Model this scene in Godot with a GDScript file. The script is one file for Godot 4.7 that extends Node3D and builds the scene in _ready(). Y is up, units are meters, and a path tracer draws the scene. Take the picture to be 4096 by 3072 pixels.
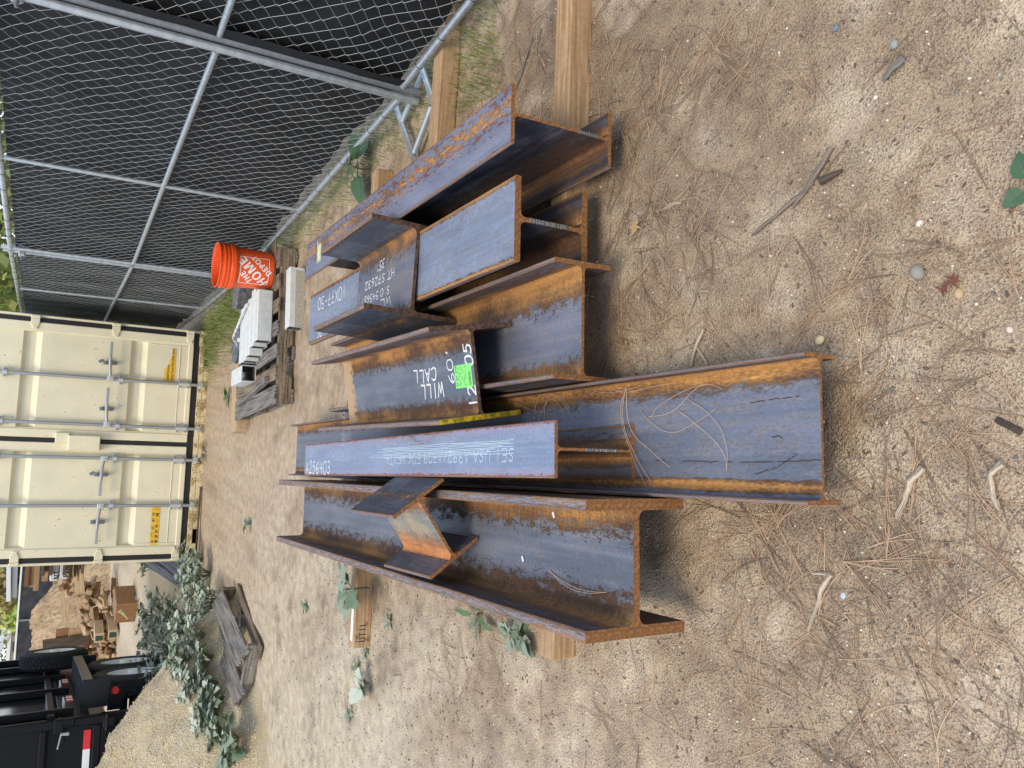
extends Node3D
# A yard: rusty steel beams on timber skids, a chain link fence, a cream shipping container.

var rng := RandomNumberGenerator.new()
var M := {}
var hn := FastNoiseLite.new()
var tone := FastNoiseLite.new()
var taken := {}


class G:
	var v := PackedVector3Array()
	var n := PackedVector3Array()
	var t := PackedVector2Array()
	var c := PackedColorArray()
	var col := Color(1, 1, 1)

	func tri(a: Vector3, b: Vector3, d: Vector3, na: Vector3, nb: Vector3, nd: Vector3, ua := Vector2.ZERO, ub := Vector2.ZERO, ud := Vector2.ZERO) -> void:
		var flip := (b - a).cross(d - a).dot(na + nb + nd) > 0.0
		v.push_back(a)
		n.push_back(na)
		t.push_back(ua)
		if flip:
			v.push_back(d)
			v.push_back(b)
			n.push_back(nd)
			n.push_back(nb)
			t.push_back(ud)
			t.push_back(ub)
		else:
			v.push_back(b)
			v.push_back(d)
			n.push_back(nb)
			n.push_back(nd)
			t.push_back(ub)
			t.push_back(ud)
		c.push_back(col)
		c.push_back(col)
		c.push_back(col)

	func quad(a: Vector3, b: Vector3, d: Vector3, e: Vector3, out: Vector3, ua := Vector2.ZERO, ub := Vector2(1, 0), ud := Vector2(1, 1), ue := Vector2(0, 1)) -> void:
		var nn := (d - a).cross(e - b)
		if nn.length_squared() < 1e-16:
			return
		nn = nn.normalized()
		if nn.dot(out) < 0.0:
			nn = -nn
		tri(a, b, d, nn, nn, nn, ua, ub, ud)
		tri(a, d, e, nn, nn, nn, ua, ud, ue)

	func xquad(x: Transform3D, a: Vector3, b: Vector3, d: Vector3, e: Vector3, out: Vector3, ua := Vector2.ZERO, ub := Vector2(1, 0), ud := Vector2(1, 1), ue := Vector2(0, 1)) -> void:
		quad(x * a, x * b, x * d, x * e, x.basis * out, ua, ub, ud, ue)

	# a box with chamfered edges; u runs along its longest side, in metres
	func box(x: Transform3D, s: Vector3, bev := 0.004, off := Vector2.ZERO) -> void:
		var h := s * 0.5
		var la := 0
		if s.y > s[la]:
			la = 1
		if s.z > s[la]:
			la = 2
		bev = minf(bev, minf(h.x, minf(h.y, h.z)) * 0.45)
		for k in 3:
			var i := (k + 1) % 3
			var j := (k + 2) % 3
			for sg in [-1.0, 1.0]:
				var p := []
				var uv := []
				for q in [[-1, -1], [1, -1], [1, 1], [-1, 1]]:
					var w := Vector3.ZERO
					w[k] = h[k] * sg
					w[i] = (h[i] - bev) * q[0]
					w[j] = (h[j] - bev) * q[1]
					p.append(w)
					uv.append(_uv(w, k, la) + off)
				var o := Vector3.ZERO
				o[k] = sg
				xquad(x, p[0], p[1], p[2], p[3], o, uv[0], uv[1], uv[2], uv[3])
		if bev <= 0.0:
			return
		for k in 3:
			var i := (k + 1) % 3
			var j := (k + 2) % 3
			for si in [-1.0, 1.0]:
				for sj in [-1.0, 1.0]:
					var p := []
					var uv := []
					for q in [[0, -1], [0, 1], [1, 1], [1, -1]]:
						var w := Vector3.ZERO
						w[k] = (h[k] - bev) * q[1]
						w[i] = (h[i] - (bev if q[0] == 1 else 0.0)) * si
						w[j] = (h[j] - (0.0 if q[0] == 1 else bev)) * sj
						p.append(w)
						uv.append(_uv(w, i, la) + off)
					var o := Vector3.ZERO
					o[i] = si
					o[j] = sj
					xquad(x, p[0], p[1], p[2], p[3], o, uv[0], uv[1], uv[2], uv[3])
		for sx in [-1.0, 1.0]:
			for sy in [-1.0, 1.0]:
				for sz in [-1.0, 1.0]:
					var o := Vector3(sx, sy, sz)
					var a := Vector3(h.x * sx, (h.y - bev) * sy, (h.z - bev) * sz)
					var b := Vector3((h.x - bev) * sx, h.y * sy, (h.z - bev) * sz)
					var d := Vector3((h.x - bev) * sx, (h.y - bev) * sy, h.z * sz)
					var nn := (x.basis * o).normalized()
					tri(x * a, x * b, x * d, nn, nn, nn, off, off, off)

	func _uv(w: Vector3, k: int, la: int) -> Vector2:
		if k == la:
			return Vector2(w[(k + 1) % 3] * 0.15, w[(k + 2) % 3])
		var o := 3 - k - la
		return Vector2(w[la], w[o] + 0.37 * k)

	func tube(pts: Array, rads: Array, sides := 8, caps := true) -> void:
		var m := pts.size()
		var prev := []
		var side := Vector3.ZERO
		var along := 0.0
		for i in m:
			var d: Vector3 = (pts[mini(i + 1, m - 1)] - pts[maxi(i - 1, 0)]).normalized()
			if i == 0:
				side = d.cross(Vector3.UP if absf(d.y) < 0.9 else Vector3.RIGHT).normalized()
			else:
				side = (side - d * side.dot(d)).normalized()
				along += (pts[i] - pts[i - 1]).length()
			var up := side.cross(d)
			var ring := []
			for k in sides + 1:
				var a := TAU * k / sides
				var o := side * cos(a) + up * sin(a)
				ring.append([pts[i] + o * rads[i], o, Vector2(along, float(k) / sides)])
			if i > 0:
				for k in sides:
					var A = prev[k]
					var B = prev[k + 1]
					var C = ring[k + 1]
					var D = ring[k]
					tri(A[0], B[0], C[0], A[1], B[1], C[1], A[2], B[2], C[2])
					tri(A[0], C[0], D[0], A[1], C[1], D[1], A[2], C[2], D[2])
			if caps and (i == 0 or i == m - 1):
				var o := -d if i == 0 else d
				for k in sides:
					tri(pts[i], ring[k][0], ring[k + 1][0], o, o, o)
			prev = ring

	# profile: [radius, y] pairs turned round y
	func lathe(x: Transform3D, prof: Array, segs := 32) -> void:
		for i in prof.size() - 1:
			var a = prof[i]
			var b = prof[i + 1]
			var dr: float = b[0] - a[0]
			var dy: float = b[1] - a[1]
			for k in segs:
				var p0 := TAU * k / segs
				var p1 := TAU * (k + 1) / segs
				var n0 := (x.basis * Vector3(cos(p0) * dy, -dr, sin(p0) * dy)).normalized()
				var n1 := (x.basis * Vector3(cos(p1) * dy, -dr, sin(p1) * dy)).normalized()
				var A := x * Vector3(cos(p0) * a[0], a[1], sin(p0) * a[0])
				var B := x * Vector3(cos(p1) * a[0], a[1], sin(p1) * a[0])
				var C := x * Vector3(cos(p1) * b[0], b[1], sin(p1) * b[0])
				var D := x * Vector3(cos(p0) * b[0], b[1], sin(p0) * b[0])
				if a[0] > 1e-5:
					tri(A, B, C, n0, n1, n1, Vector2(float(k) / segs, a[1]), Vector2(float(k + 1) / segs, a[1]), Vector2(float(k + 1) / segs, b[1]))
				if b[0] > 1e-5:
					tri(A, C, D, n0, n1, n0, Vector2(float(k) / segs, a[1]), Vector2(float(k + 1) / segs, b[1]), Vector2(float(k) / segs, b[1]))

	func blob(x: Transform3D, r: Vector3, jag: float, rg: RandomNumberGenerator, rings := 5, segs := 8) -> void:
		var pts := []
		for i in rings + 1:
			var row := []
			for k in segs:
				var th := PI * i / rings
				var ph := TAU * k / segs
				var f := 1.0 + rg.randf_range(-jag, jag)
				row.append(Vector3(sin(th) * cos(ph) * r.x, cos(th) * r.y, sin(th) * sin(ph) * r.z) * (f if i > 0 and i < rings else 1.0))
			pts.append(row)
		for i in rings:
			for k in segs:
				var A: Vector3 = pts[i][k]
				var B: Vector3 = pts[i][(k + 1) % segs]
				var C: Vector3 = pts[i + 1][(k + 1) % segs]
				var D: Vector3 = pts[i + 1][k]
				var nn := func(p: Vector3) -> Vector3: return (x.basis * (p / (r * r))).normalized()
				if i > 0:
					tri(x * A, x * B, x * C, nn.call(A), nn.call(B), nn.call(C))
				if i < rings - 1:
					tri(x * A, x * C, x * D, nn.call(A), nn.call(C), nn.call(D))


func mesh_of(parts: Array) -> ArrayMesh:
	var m := ArrayMesh.new()
	for p in parts:
		var g: G = p[0]
		if g.v.size() == 0:
			continue
		var a := []
		a.resize(Mesh.ARRAY_MAX)
		a[Mesh.ARRAY_VERTEX] = g.v
		a[Mesh.ARRAY_NORMAL] = g.n
		a[Mesh.ARRAY_TEX_UV] = g.t
		a[Mesh.ARRAY_COLOR] = g.c
		m.add_surface_from_arrays(Mesh.PRIMITIVE_TRIANGLES, a)
		m.surface_set_material(m.get_surface_count() - 1, p[1])
	return m


func named(o: Node, called: String, parent: Node) -> void:
	var key := "%d/%s" % [parent.get_instance_id(), called]
	var k: int = taken.get(key, 0)
	taken[key] = k + 1
	o.name = called if k == 0 else "%s_%03d" % [called, k]
	parent.add_child(o, true)


func put(called: String, parts: Array, parent: Node = self, x := Transform3D()) -> MeshInstance3D:
	var o := MeshInstance3D.new()
	o.mesh = mesh_of(parts)
	o.transform = x
	named(o, called, parent)
	return o


func put_mesh(called: String, m: Mesh, parent: Node, x := Transform3D()) -> MeshInstance3D:
	var o := MeshInstance3D.new()
	o.mesh = m
	o.transform = x
	named(o, called, parent)
	return o


func tag(o: Node, label: String, category: String, group := "") -> void:
	o.set_meta("label", label)
	o.set_meta("category", category)
	if group:
		o.set_meta("group", group)


func thing(called: String, label: String, category: String, x := Transform3D(), group := "") -> Node3D:
	var o := Node3D.new()
	o.transform = x
	named(o, called, self)
	tag(o, label, category, group)
	return o


func kind(o: Node, k: String) -> void:
	o.set_meta("kind", k)


func T(p: Vector3, yaw := 0.0, tilt := 0.0, roll := 0.0) -> Transform3D:
	return Transform3D(Basis.from_euler(Vector3(tilt, yaw, roll)), p)


func at(x: float, y: float, z: float) -> Transform3D:
	return Transform3D(Basis(), Vector3(x, y, z))


# a frame whose x axis runs from a to b, y as near up as it can be
func along(a: Vector3, b: Vector3, up := Vector3.UP) -> Transform3D:
	var x := (b - a).normalized()
	var z := x.cross(up).normalized()
	var y := z.cross(x)
	return Transform3D(Basis(x, y, z), (a + b) * 0.5)


func lin(r: float, g: float, b: float) -> Color:
	return Color(r, g, b).linear_to_srgb()


func mat(key: String, c: Color, rough := 0.8, metal := 0.0) -> StandardMaterial3D:
	var m := StandardMaterial3D.new()
	m.resource_name = key
	m.albedo_color = c
	m.roughness = rough
	m.metallic = metal
	M[key] = m
	return m


func noise(seed_: int, freq: float, oct := 4, type := FastNoiseLite.TYPE_SIMPLEX_SMOOTH) -> FastNoiseLite:
	var f := FastNoiseLite.new()
	f.seed = seed_
	f.frequency = freq
	f.noise_type = type
	f.fractal_octaves = oct
	return f


func noise_bytes(seed_: int, w: int, h: int, freq: float, oct := 4, sx := 1, sy := 1) -> PackedByteArray:
	# sx, sy stretch the pattern along one side
	var im := noise(seed_, freq, oct).get_seamless_image(maxi(8, w / sx), maxi(8, h / sy))
	im.convert(Image.FORMAT_L8)
	if sx > 1 or sy > 1:
		im.resize(w, h, Image.INTERPOLATE_CUBIC)
	return im.get_data()


func gray_tex(w: int, h: int, f: Callable) -> ImageTexture:
	var d := PackedByteArray()
	d.resize(w * h * 3)
	var i := 0
	for y in h:
		for x in w:
			var c: Color = f.call(x, y)
			d[i] = int(clampf(c.r, 0, 1) * 255)
			d[i + 1] = int(clampf(c.g, 0, 1) * 255)
			d[i + 2] = int(clampf(c.b, 0, 1) * 255)
			i += 3
	return ImageTexture.create_from_image(Image.create_from_data(w, h, false, Image.FORMAT_RGB8, d))


# mill scale with rust: x runs along the beam, y across it; roughness in the alpha channel
func steel(key: String, seed_: int, o: Dictionary) -> StandardMaterial3D:
	var W: int = o.get("w", 1024)
	var H := 256
	var fine := noise_bytes(seed_, W, H, 0.16, 3)
	var mid := noise_bytes(seed_ + 1, W, H, 0.035, 5)
	var big := noise_bytes(seed_ + 2, W, H, 0.005, 3)
	var drip := noise_bytes(seed_ + 3, W, H, 0.16, 3, 1, 8)
	var run := noise_bytes(seed_ + 4, W, H, 0.04, 3, 16, 1)
	var c1: Color = o.get("c1", Color8(92, 98, 120))
	var c2: Color = o.get("c2", Color8(122, 128, 150))
	var r1: Color = o.get("r1", Color8(84, 60, 42))
	var r2: Color = o.get("r2", Color8(166, 118, 62))
	var edge: Color = o.get("edge", Color8(66, 58, 56))
	var b0: float = o.get("b0", 0.18)
	var b1: float = o.get("b1", 0.18)
	var bm: float = o.get("bm", 0.0)
	var c0: float = o.get("c0", 0.0)
	var ragged: float = o.get("ragged", 0.7)
	var pc: float = o.get("pc", 0.5)
	var pw: float = o.get("pw", 0.0)
	var speck: float = o.get("speck", 0.25)
	var dark_end: float = o.get("dirt", 0.0)
	var orange: float = o.get("orange", 0.6)
	var tint: Color = o.get("tint", c1)
	var tw: float = o.get("tw", 0.0)
	var dust: Color = o.get("dust", Color8(122, 114, 108))
	var dusty: float = o.get("dusty", 0.4)
	var d := PackedByteArray()
	d.resize(W * H * 4)
	var i := 0
	for y in H:
		var v := (y + 0.5) / H
		for x in W:
			var p := y * W + x
			var f := fine[p] / 255.0
			var m := mid[p] / 255.0
			var g := big[p] / 255.0
			var s := drip[p] / 255.0
			var r := run[p] / 255.0
			var c := c1.lerp(c2, clampf(g * 1.3 - 0.25 + (r - 0.5) * 0.7, 0, 1))
			if tw > 0.0:
				c = c.lerp(tint, clampf(1.0 - minf(v, 1.0 - v) / tw + (s - 0.5) * 0.8, 0, 1))
			c = c.lerp(dust, clampf((m - 0.46) * 2.2 + (r - 0.5) * 1.2 + (g - 0.5), 0, 1) * dusty)
			var k := 0.86 + 0.28 * f
			var e := 9.0
			if b0 > 0.0:
				e = absf(v - c0) / b0 if c0 > 0.0 else v / b0
			if b1 > 0.0:
				e = minf(e, (1.0 - v) / b1)
			if bm > 0.0:
				e = minf(e, absf(v - 0.5) / bm)
			e += (m - 0.5) * ragged * 1.1 + (f - 0.5) * ragged * 0.8 + (s - 0.5) * ragged * 0.45
			if pw > 0.0:
				e = minf(e, 0.7 + absf(v - pc) / pw + (m - 0.52) * 4.2 + (f - 0.5) * 1.4)
			var rough := 0.5 + 0.12 * (g - 0.5)
			if e < 1.25:
				var a := clampf((1.25 - e) * 3.0, 0, 1)
				var rust := r1.lerp(r2, clampf((1.05 - e) * 1.1 + (g - 0.5) * 1.2 + (m - 0.5) * 1.3 + (f - 0.5) * 1.1 + orange - 0.5, 0, 1))
				rust = rust * (0.85 + 0.3 * r)
				if e > 0.98:
					rust = rust.lerp(edge, 0.6)
				c = c.lerp(rust, a)
				rough = lerpf(rough, 0.92, a)
			if f > 0.74 - speck * 0.08 and s > 0.5 and m > 0.42:
				c = c.lerp(edge, 0.6)
			elif f < 0.24 and m > 0.55:
				c = c.lerp(r1.lerp(r2, m * 0.7), 0.55)
			elif f < 0.27 and g > 0.55:
				c = c.lerp(Color(0.72, 0.72, 0.74), 0.12)
			if dark_end > 0.0:
				var q := (x / float(W)) - 1.0 + dark_end + (m - 0.5) * 0.06 + (f - 0.5) * 0.05
				if q > 0.0:
					c = c.lerp(Color8(176, 148, 112), clampf(q * 60.0, 0, 0.95))
					rough = 0.95
			d[i] = int(clampf(c.r * k, 0, 1) * 255)
			d[i + 1] = int(clampf(c.g * k, 0, 1) * 255)
			d[i + 2] = int(clampf(c.b * k, 0, 1) * 255)
			d[i + 3] = int(clampf(rough, 0, 1) * 255)
			i += 4
	var m2 := mat(key, o.get("mul", Color(1, 1, 1)), 1.0)
	var tx := ImageTexture.create_from_image(Image.create_from_data(W, H, false, Image.FORMAT_RGBA8, d))
	m2.albedo_texture = tx
	m2.roughness_texture = tx
	m2.roughness_texture_channel = BaseMaterial3D.TEXTURE_CHANNEL_ALPHA
	m2.texture_repeat = false
	m2.heightmap_enabled = true
	m2.heightmap_texture = M["_bump"]
	m2.heightmap_scale = 0.06
	return m2


func wood(key: String, c: Color, tex: Texture2D, rough := 0.85, k := Vector3(1.2, 4.0, 1)) -> StandardMaterial3D:
	var m := mat(key, c, rough)
	m.albedo_texture = tex
	m.uv1_scale = k
	m.heightmap_enabled = true
	m.heightmap_texture = tex
	m.heightmap_scale = 0.08
	return m


func spotted(key: String, c1: Color, c2: Color, seed_: int, scale_: float, rough := 0.8, metal := 0.0, freq := 0.02) -> StandardMaterial3D:
	var m := mat(key, Color(1, 1, 1), rough, metal)
	var t := NoiseTexture2D.new()
	t.width = 256
	t.height = 256
	t.seamless = true
	t.noise = noise(seed_, freq, 5)
	var r := Gradient.new()
	r.set_color(0, c1)
	r.set_color(1, c2)
	r.set_offset(0, 0.25)
	r.set_offset(1, 0.75)
	t.color_ramp = r
	m.albedo_texture = t
	m.uv1_triplanar = true
	m.uv1_scale = Vector3.ONE * scale_
	return m


func make_materials() -> void:
	# bump for steel, wood grain, ground grain
	var fb := noise_bytes(3, 512, 128, 0.09, 4)
	M["_bump"] = gray_tex(512, 128, func(x, y): var k: float = fb[y * 512 + x] / 255.0; return Color(k, k, k))
	var g1 := noise_bytes(11, 1024, 256, 0.05, 4, 32, 1)
	var g2 := noise_bytes(12, 1024, 256, 0.012, 3, 8, 1)
	var g3 := noise_bytes(13, 1024, 256, 0.03, 4)
	var fresh := gray_tex(1024, 256, func(x, y):
		var p: int = y * 1024 + x
		var a: float = g2[p] / 255.0
		var ring := 0.5 + 0.5 * sin((y / 256.0 * 9.0 + a * 1.6) * TAU)
		var k: float = 0.80 + 0.08 * ring + 0.2 * (g1[p] / 255.0 - 0.5) + 0.1 * (g3[p] / 255.0 - 0.5)
		return Color(k, k * (0.97 + 0.03 * ring), k * (0.94 + 0.06 * ring)))
	var old := gray_tex(1024, 256, func(x, y):
		var p: int = y * 1024 + x
		var a: float = g1[p] / 255.0
		var k: float = 0.70 + 0.34 * (a - 0.5) + 0.26 * (g2[p] / 255.0 - 0.5) + 0.2 * (g3[p] / 255.0 - 0.5)
		if a < 0.24:
			k *= 0.6
		return Color(k, k * 0.99, k * 0.97))
	wood("fir", lin(0.56, 0.375, 0.205), fresh)
	wood("fir_pale", lin(0.62, 0.45, 0.27), fresh)
	wood("fir_dark", lin(0.36, 0.19, 0.085), fresh)
	wood("fir_red", lin(0.34, 0.165, 0.08), fresh)
	wood("gray_wood", lin(0.36, 0.335, 0.30), old, 0.95)
	wood("brown_wood", lin(0.30, 0.225, 0.15), old, 0.95)
	wood("pallet_wood", lin(0.40, 0.31, 0.215), old, 0.9)
	wood("dark_plank", lin(0.12, 0.085, 0.055), old, 0.9)
	wood("stick", lin(0.80, 0.66, 0.50), old, 0.9, Vector3(4, 1, 1))
	wood("branch_wood", lin(0.40, 0.32, 0.26), old, 0.95, Vector3(6, 2, 1))
	wood("bark", lin(0.16, 0.115, 0.085), old, 0.95, Vector3(6, 2, 1))
	mat("green_paint", lin(0.012, 0.05, 0.03), 0.6)

	# steel
	steel("web_one", 101, {"b0": 0.25, "b1": 0.25, "c1": Color8(80, 86, 97), "c2": Color8(106, 113, 126), "ragged": 0.9, "speck": 0.9, "orange": 0.42, "r1": Color8(78, 54, 36)})
	steel("web_two", 111, {"b0": 0.045, "c0": 0.105, "b1": 0.17, "c1": Color8(84, 90, 102), "c2": Color8(104, 109, 124), "ragged": 0.5, "speck": 0.5, "orange": 0.55})
	steel("web_four", 121, {"b0": 0.2, "b1": 0.24, "c1": Color8(80, 88, 100), "c2": Color8(104, 110, 126), "ragged": 0.5, "dirt": 0.09, "orange": 0.5, "w": 768})
	steel("web_five", 131, {"b0": 0.17, "b1": 0.3, "c1": Color8(90, 94, 108), "c2": Color8(112, 115, 130), "ragged": 0.7, "orange": 0.62, "speck": 0.6})
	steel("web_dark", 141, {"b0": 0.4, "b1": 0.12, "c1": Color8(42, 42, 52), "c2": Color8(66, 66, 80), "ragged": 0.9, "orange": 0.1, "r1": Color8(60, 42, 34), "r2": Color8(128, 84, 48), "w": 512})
	steel("web_crosspiece", 151, {"b0": 0.14, "b1": 0.2, "c1": Color8(92, 96, 112), "c2": Color8(120, 112, 110), "ragged": 1.1, "orange": 0.2, "r1": Color8(92, 74, 58), "r2": Color8(170, 112, 56), "w": 512})
	steel("web_offcut", 161, {"b0": 0.3, "b1": 0.2, "c1": Color8(118, 118, 112), "c2": Color8(168, 150, 112), "ragged": 1.0, "orange": 0.6, "r2": Color8(186, 124, 72), "r1": Color8(140, 96, 66), "w": 512})
	steel("flange_blue", 171, {"b0": 0.05, "b1": 0.06, "c1": Color8(106, 114, 130), "c2": Color8(130, 140, 160), "ragged": 0.8, "orange": 0.6})
	steel("flange_patched", 181, {"b0": 0.03, "b1": 0.04, "c1": Color8(100, 106, 124), "c2": Color8(120, 125, 146), "pc": 0.66, "pw": 0.2, "orange": 0.5, "ragged": 0.8, "r1": Color8(104, 62, 40)})
	steel("flange_lilac", 191, {"b0": 0.05, "b1": 0.04, "c1": Color8(108, 122, 144), "c2": Color8(130, 144, 168), "tint": Color8(140, 126, 148), "tw": 0.22, "ragged": 1.6, "orange": 0.2, "r1": Color8(120, 80, 76)})
	steel("flange_slate", 201, {"b0": 0.04, "b1": 0.04, "c1": Color8(62, 68, 80), "c2": Color8(88, 92, 102), "ragged": 1.2, "orange": 0.1, "pc": 0.5, "pw": 0.1, "w": 512})
	steel("flange_in", 211, {"b0": 0.05, "b1": 0.05, "bm": 0.26, "c1": Color8(70, 68, 76), "c2": Color8(96, 94, 104), "ragged": 0.8, "orange": 0.35, "w": 768})
	steel("flange_in_dark", 221, {"b0": 0.07, "b1": 0.05, "bm": 0.3, "c1": Color8(50, 50, 60), "c2": Color8(72, 72, 84), "ragged": 0.9, "orange": 0.2, "w": 512})
	steel("flange_tip", 231, {"b0": 0.4, "b1": 0.4, "c1": Color8(112, 116, 128), "c2": Color8(140, 138, 142), "ragged": 3.0, "orange": 0.2, "r1": Color8(98, 74, 60), "r2": Color8(150, 108, 70), "w": 1024})
	spotted("cut_end", Color8(112, 76, 46), Color8(152, 104, 58), 41, 16.0, 0.95)
	spotted("cut_dark", Color8(58, 46, 40), Color8(104, 74, 56), 42, 9.0, 0.9)
	spotted("cut_yellow", Color8(120, 104, 20), Color8(196, 168, 24), 43, 6.0, 0.7)
	spotted("torch_silver", Color8(84, 80, 76), Color8(170, 168, 164), 44, 40.0, 0.4, 0.6, 0.05)
	mat("rust_dark", lin(0.06, 0.03, 0.02), 0.95)
	mat("chalk", lin(0.66, 0.67, 0.66), 1.0)
	mat("chalk_thin", lin(0.44, 0.54, 0.60), 1.0)
	mat("chalk_yellow", lin(0.70, 0.72, 0.40), 1.0)

	# metals of the fence
	spotted("galvanised", Color8(170, 178, 182), Color8(190, 198, 202), 51, 5.0, 0.38, 0.6)
	spotted("galvanised_dull", Color8(118, 122, 128), Color8(132, 138, 143), 52, 5.0, 0.5, 0.4)
	mat("wire", lin(0.36, 0.40, 0.405), 0.5, 0.45)
	mat("tie_wire", lin(0.05, 0.05, 0.055), 0.6, 0.4)
	var fab := noise_bytes(61, 256, 256, 0.3, 2, 1, 4)
	var fa2 := noise_bytes(62, 256, 256, 0.01, 4)
	var screen := mat("screen", Color(1, 1, 1), 0.75)
	screen.albedo_texture = gray_tex(256, 256, func(x, y):
		var p: int = y * 256 + x
		var k: float = 0.075 + 0.08 * (fab[p] / 255.0 - 0.5) + 0.05 * (fa2[p] / 255.0 - 0.5)
		if x % 6 == 0:
			k *= 0.75
		return Color(k * 0.94, k * 1.0, k * 1.12))
	screen.uv1_scale = Vector3(2.4, 2.4, 1)

	# container
	var cd := noise_bytes(71, 512, 512, 0.006, 4)
	var ce := noise_bytes(72, 512, 512, 0.05, 4)
	var cream := mat("cream", Color(1, 1, 1), 0.5)
	cream.albedo_texture = gray_tex(512, 512, func(x, y):
		var p: int = y * 512 + x
		var a: float = cd[p] / 255.0
		var b: float = ce[p] / 255.0
		var k: float = 0.97 + 0.05 * (a - 0.5) + 0.025 * (b - 0.5)
		var c := Color(0.90 * k, 0.868 * k, 0.745 * k)
		if b > 0.86 and a > 0.62:
			c = c.lerp(Color(0.42, 0.30, 0.2), 0.6)
		return c)
	cream.uv1_triplanar = true
	cream.uv1_scale = Vector3.ONE * 0.9
	var dirty := mat("cream_dirty", Color(1, 1, 1), 0.7)
	dirty.albedo_texture = gray_tex(512, 512, func(x, y):
		var p: int = y * 512 + x
		var a: float = cd[p] / 255.0
		var b: float = ce[p] / 255.0
		var q := clampf((a - 0.42) * 2.2 + (b - 0.5) * 1.6, 0, 1)
		return Color(0.85, 0.79, 0.62).lerp(Color(0.56, 0.45, 0.28), q))
	dirty.uv1_triplanar = true
	dirty.uv1_scale = Vector3.ONE * 1.7
	mat("rubber", lin(0.012, 0.012, 0.014), 0.55)
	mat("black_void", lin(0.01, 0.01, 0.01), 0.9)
	mat("rod", lin(0.36, 0.38, 0.38), 0.45, 0.4)
	mat("rod_plate", lin(0.52, 0.54, 0.53), 0.5, 0.3)
	mat("sticker_yellow", lin(0.80, 0.48, 0.03), 0.5)
	mat("ink", lin(0.03, 0.028, 0.02), 0.7)
	mat("paper_white", lin(0.75, 0.74, 0.70), 0.8)
	mat("rust_stain", lin(0.22, 0.10, 0.04), 0.9)

	# pallet things
	spotted("bucket_orange", Color8(222, 82, 30), Color8(236, 94, 36), 84, 5.0, 0.45)
	mat("print_white", lin(0.80, 0.79, 0.76), 0.6)
	spotted("post_white", Color8(196, 200, 196), Color8(210, 214, 210), 81, 3.0, 0.5)
	spotted("post_muddy", Color8(132, 118, 94), Color8(206, 206, 198), 82, 10.0, 0.8, 0.0, 0.05)
	spotted("post_gray", Color8(78, 80, 84), Color8(122, 122, 124), 83, 4.0, 0.7)
	mat("post_inside_shade", lin(0.10, 0.09, 0.08), 0.9)  # dark tone painted on inner faces as the shade in the open posts
	mat("plastic_gray", lin(0.11, 0.12, 0.125), 0.25)
	mat("cord_white", lin(0.6, 0.62, 0.62), 0.8)
	var lab := mat("label_green", lin(0.22, 0.70, 0.16), 0.6)
	lab.cull_mode = BaseMaterial3D.CULL_DISABLED

	# trailer
	mat("black_gloss", lin(0.004, 0.005, 0.007), 0.12)
	mat("black_satin", lin(0.005, 0.006, 0.008), 0.35).metallic_specular = 0.3
	spotted("tyre", Color8(26, 26, 28), Color8(44, 44, 46), 91, 6.0, 0.85)
	mat("rim_white", lin(0.72, 0.73, 0.72), 0.4)
	mat("tape_red", lin(0.62, 0.015, 0.02), 0.3)
	mat("tape_white", lin(0.72, 0.74, 0.74), 0.3)
	mat("lens_red", lin(0.55, 0.01, 0.015), 0.25)
	mat("tread_plate", lin(0.02, 0.023, 0.03), 0.3, 0.3)

	# far things
	spotted("black_cloth", Color8(44, 46, 50), Color8(62, 64, 68), 92, 0.6, 0.9)
	mat("white_wrap", lin(0.72, 0.73, 0.74), 0.5)
	mat("wrap_teal", lin(0.08, 0.38, 0.44), 0.5)
	mat("house_wall", lin(0.62, 0.57, 0.45), 0.8)
	spotted("roof_pale", Color8(176, 172, 166), Color8(206, 204, 200), 93, 2.0, 0.9, 0.0, 0.06)
	mat("window_dark", lin(0.03, 0.035, 0.045), 0.1)
	spotted("rebar", Color8(70, 76, 92), Color8(112, 118, 132), 94, 6.0, 0.5, 0.3)

	# plants
	for a in [["leaf_datura", lin(0.22, 0.265, 0.19), lin(0.05, 0.075, 0.045)], ["leaf_datura_pale", lin(0.40, 0.44, 0.34), lin(0.05, 0.07, 0.05)], ["leaf_datura_deep", lin(0.12, 0.165, 0.09), lin(0.03, 0.06, 0.02)], ["leaf_green", lin(0.045, 0.10, 0.045), lin(0.03, 0.06, 0.02)], ["leaf_weed", lin(0.07, 0.14, 0.05), lin(0.04, 0.08, 0.02)], ["leaf_yellow", lin(0.42, 0.38, 0.10), lin(0.1, 0.1, 0.02)]]:
		var m := mat(a[0], a[1], 0.6)
		m.cull_mode = BaseMaterial3D.CULL_DISABLED
		m.backlight_enabled = true
		m.backlight = a[2]
	mat("stem", lin(0.14, 0.15, 0.08), 0.7)
	mat("vein", lin(0.22, 0.28, 0.2), 0.7)
	mat("flower", lin(0.78, 0.72, 0.28), 0.6)
	var gr := mat("grass", Color(1, 1, 1), 0.7)
	gr.vertex_color_use_as_albedo = true
	gr.cull_mode = BaseMaterial3D.CULL_DISABLED
	gr.backlight_enabled = true
	gr.backlight = lin(0.04, 0.06, 0.015)
	var tl := mat("tree_leaf", Color(1, 1, 1), 0.7)
	tl.vertex_color_use_as_albedo = true
	tl.cull_mode = BaseMaterial3D.CULL_DISABLED
	tl.backlight_enabled = true
	tl.backlight = lin(0.05, 0.08, 0.02)
	mat("trunk", lin(0.12, 0.085, 0.06), 0.9)
	var nd := mat("needle", Color(1, 1, 1), 0.7)
	nd.vertex_color_use_as_albedo = true
	var st := mat("stone", Color(1, 1, 1), 0.85)
	st.vertex_color_use_as_albedo = true
	mat("leaf_dry", lin(0.42, 0.29, 0.15), 0.8).cull_mode = BaseMaterial3D.CULL_DISABLED
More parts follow.
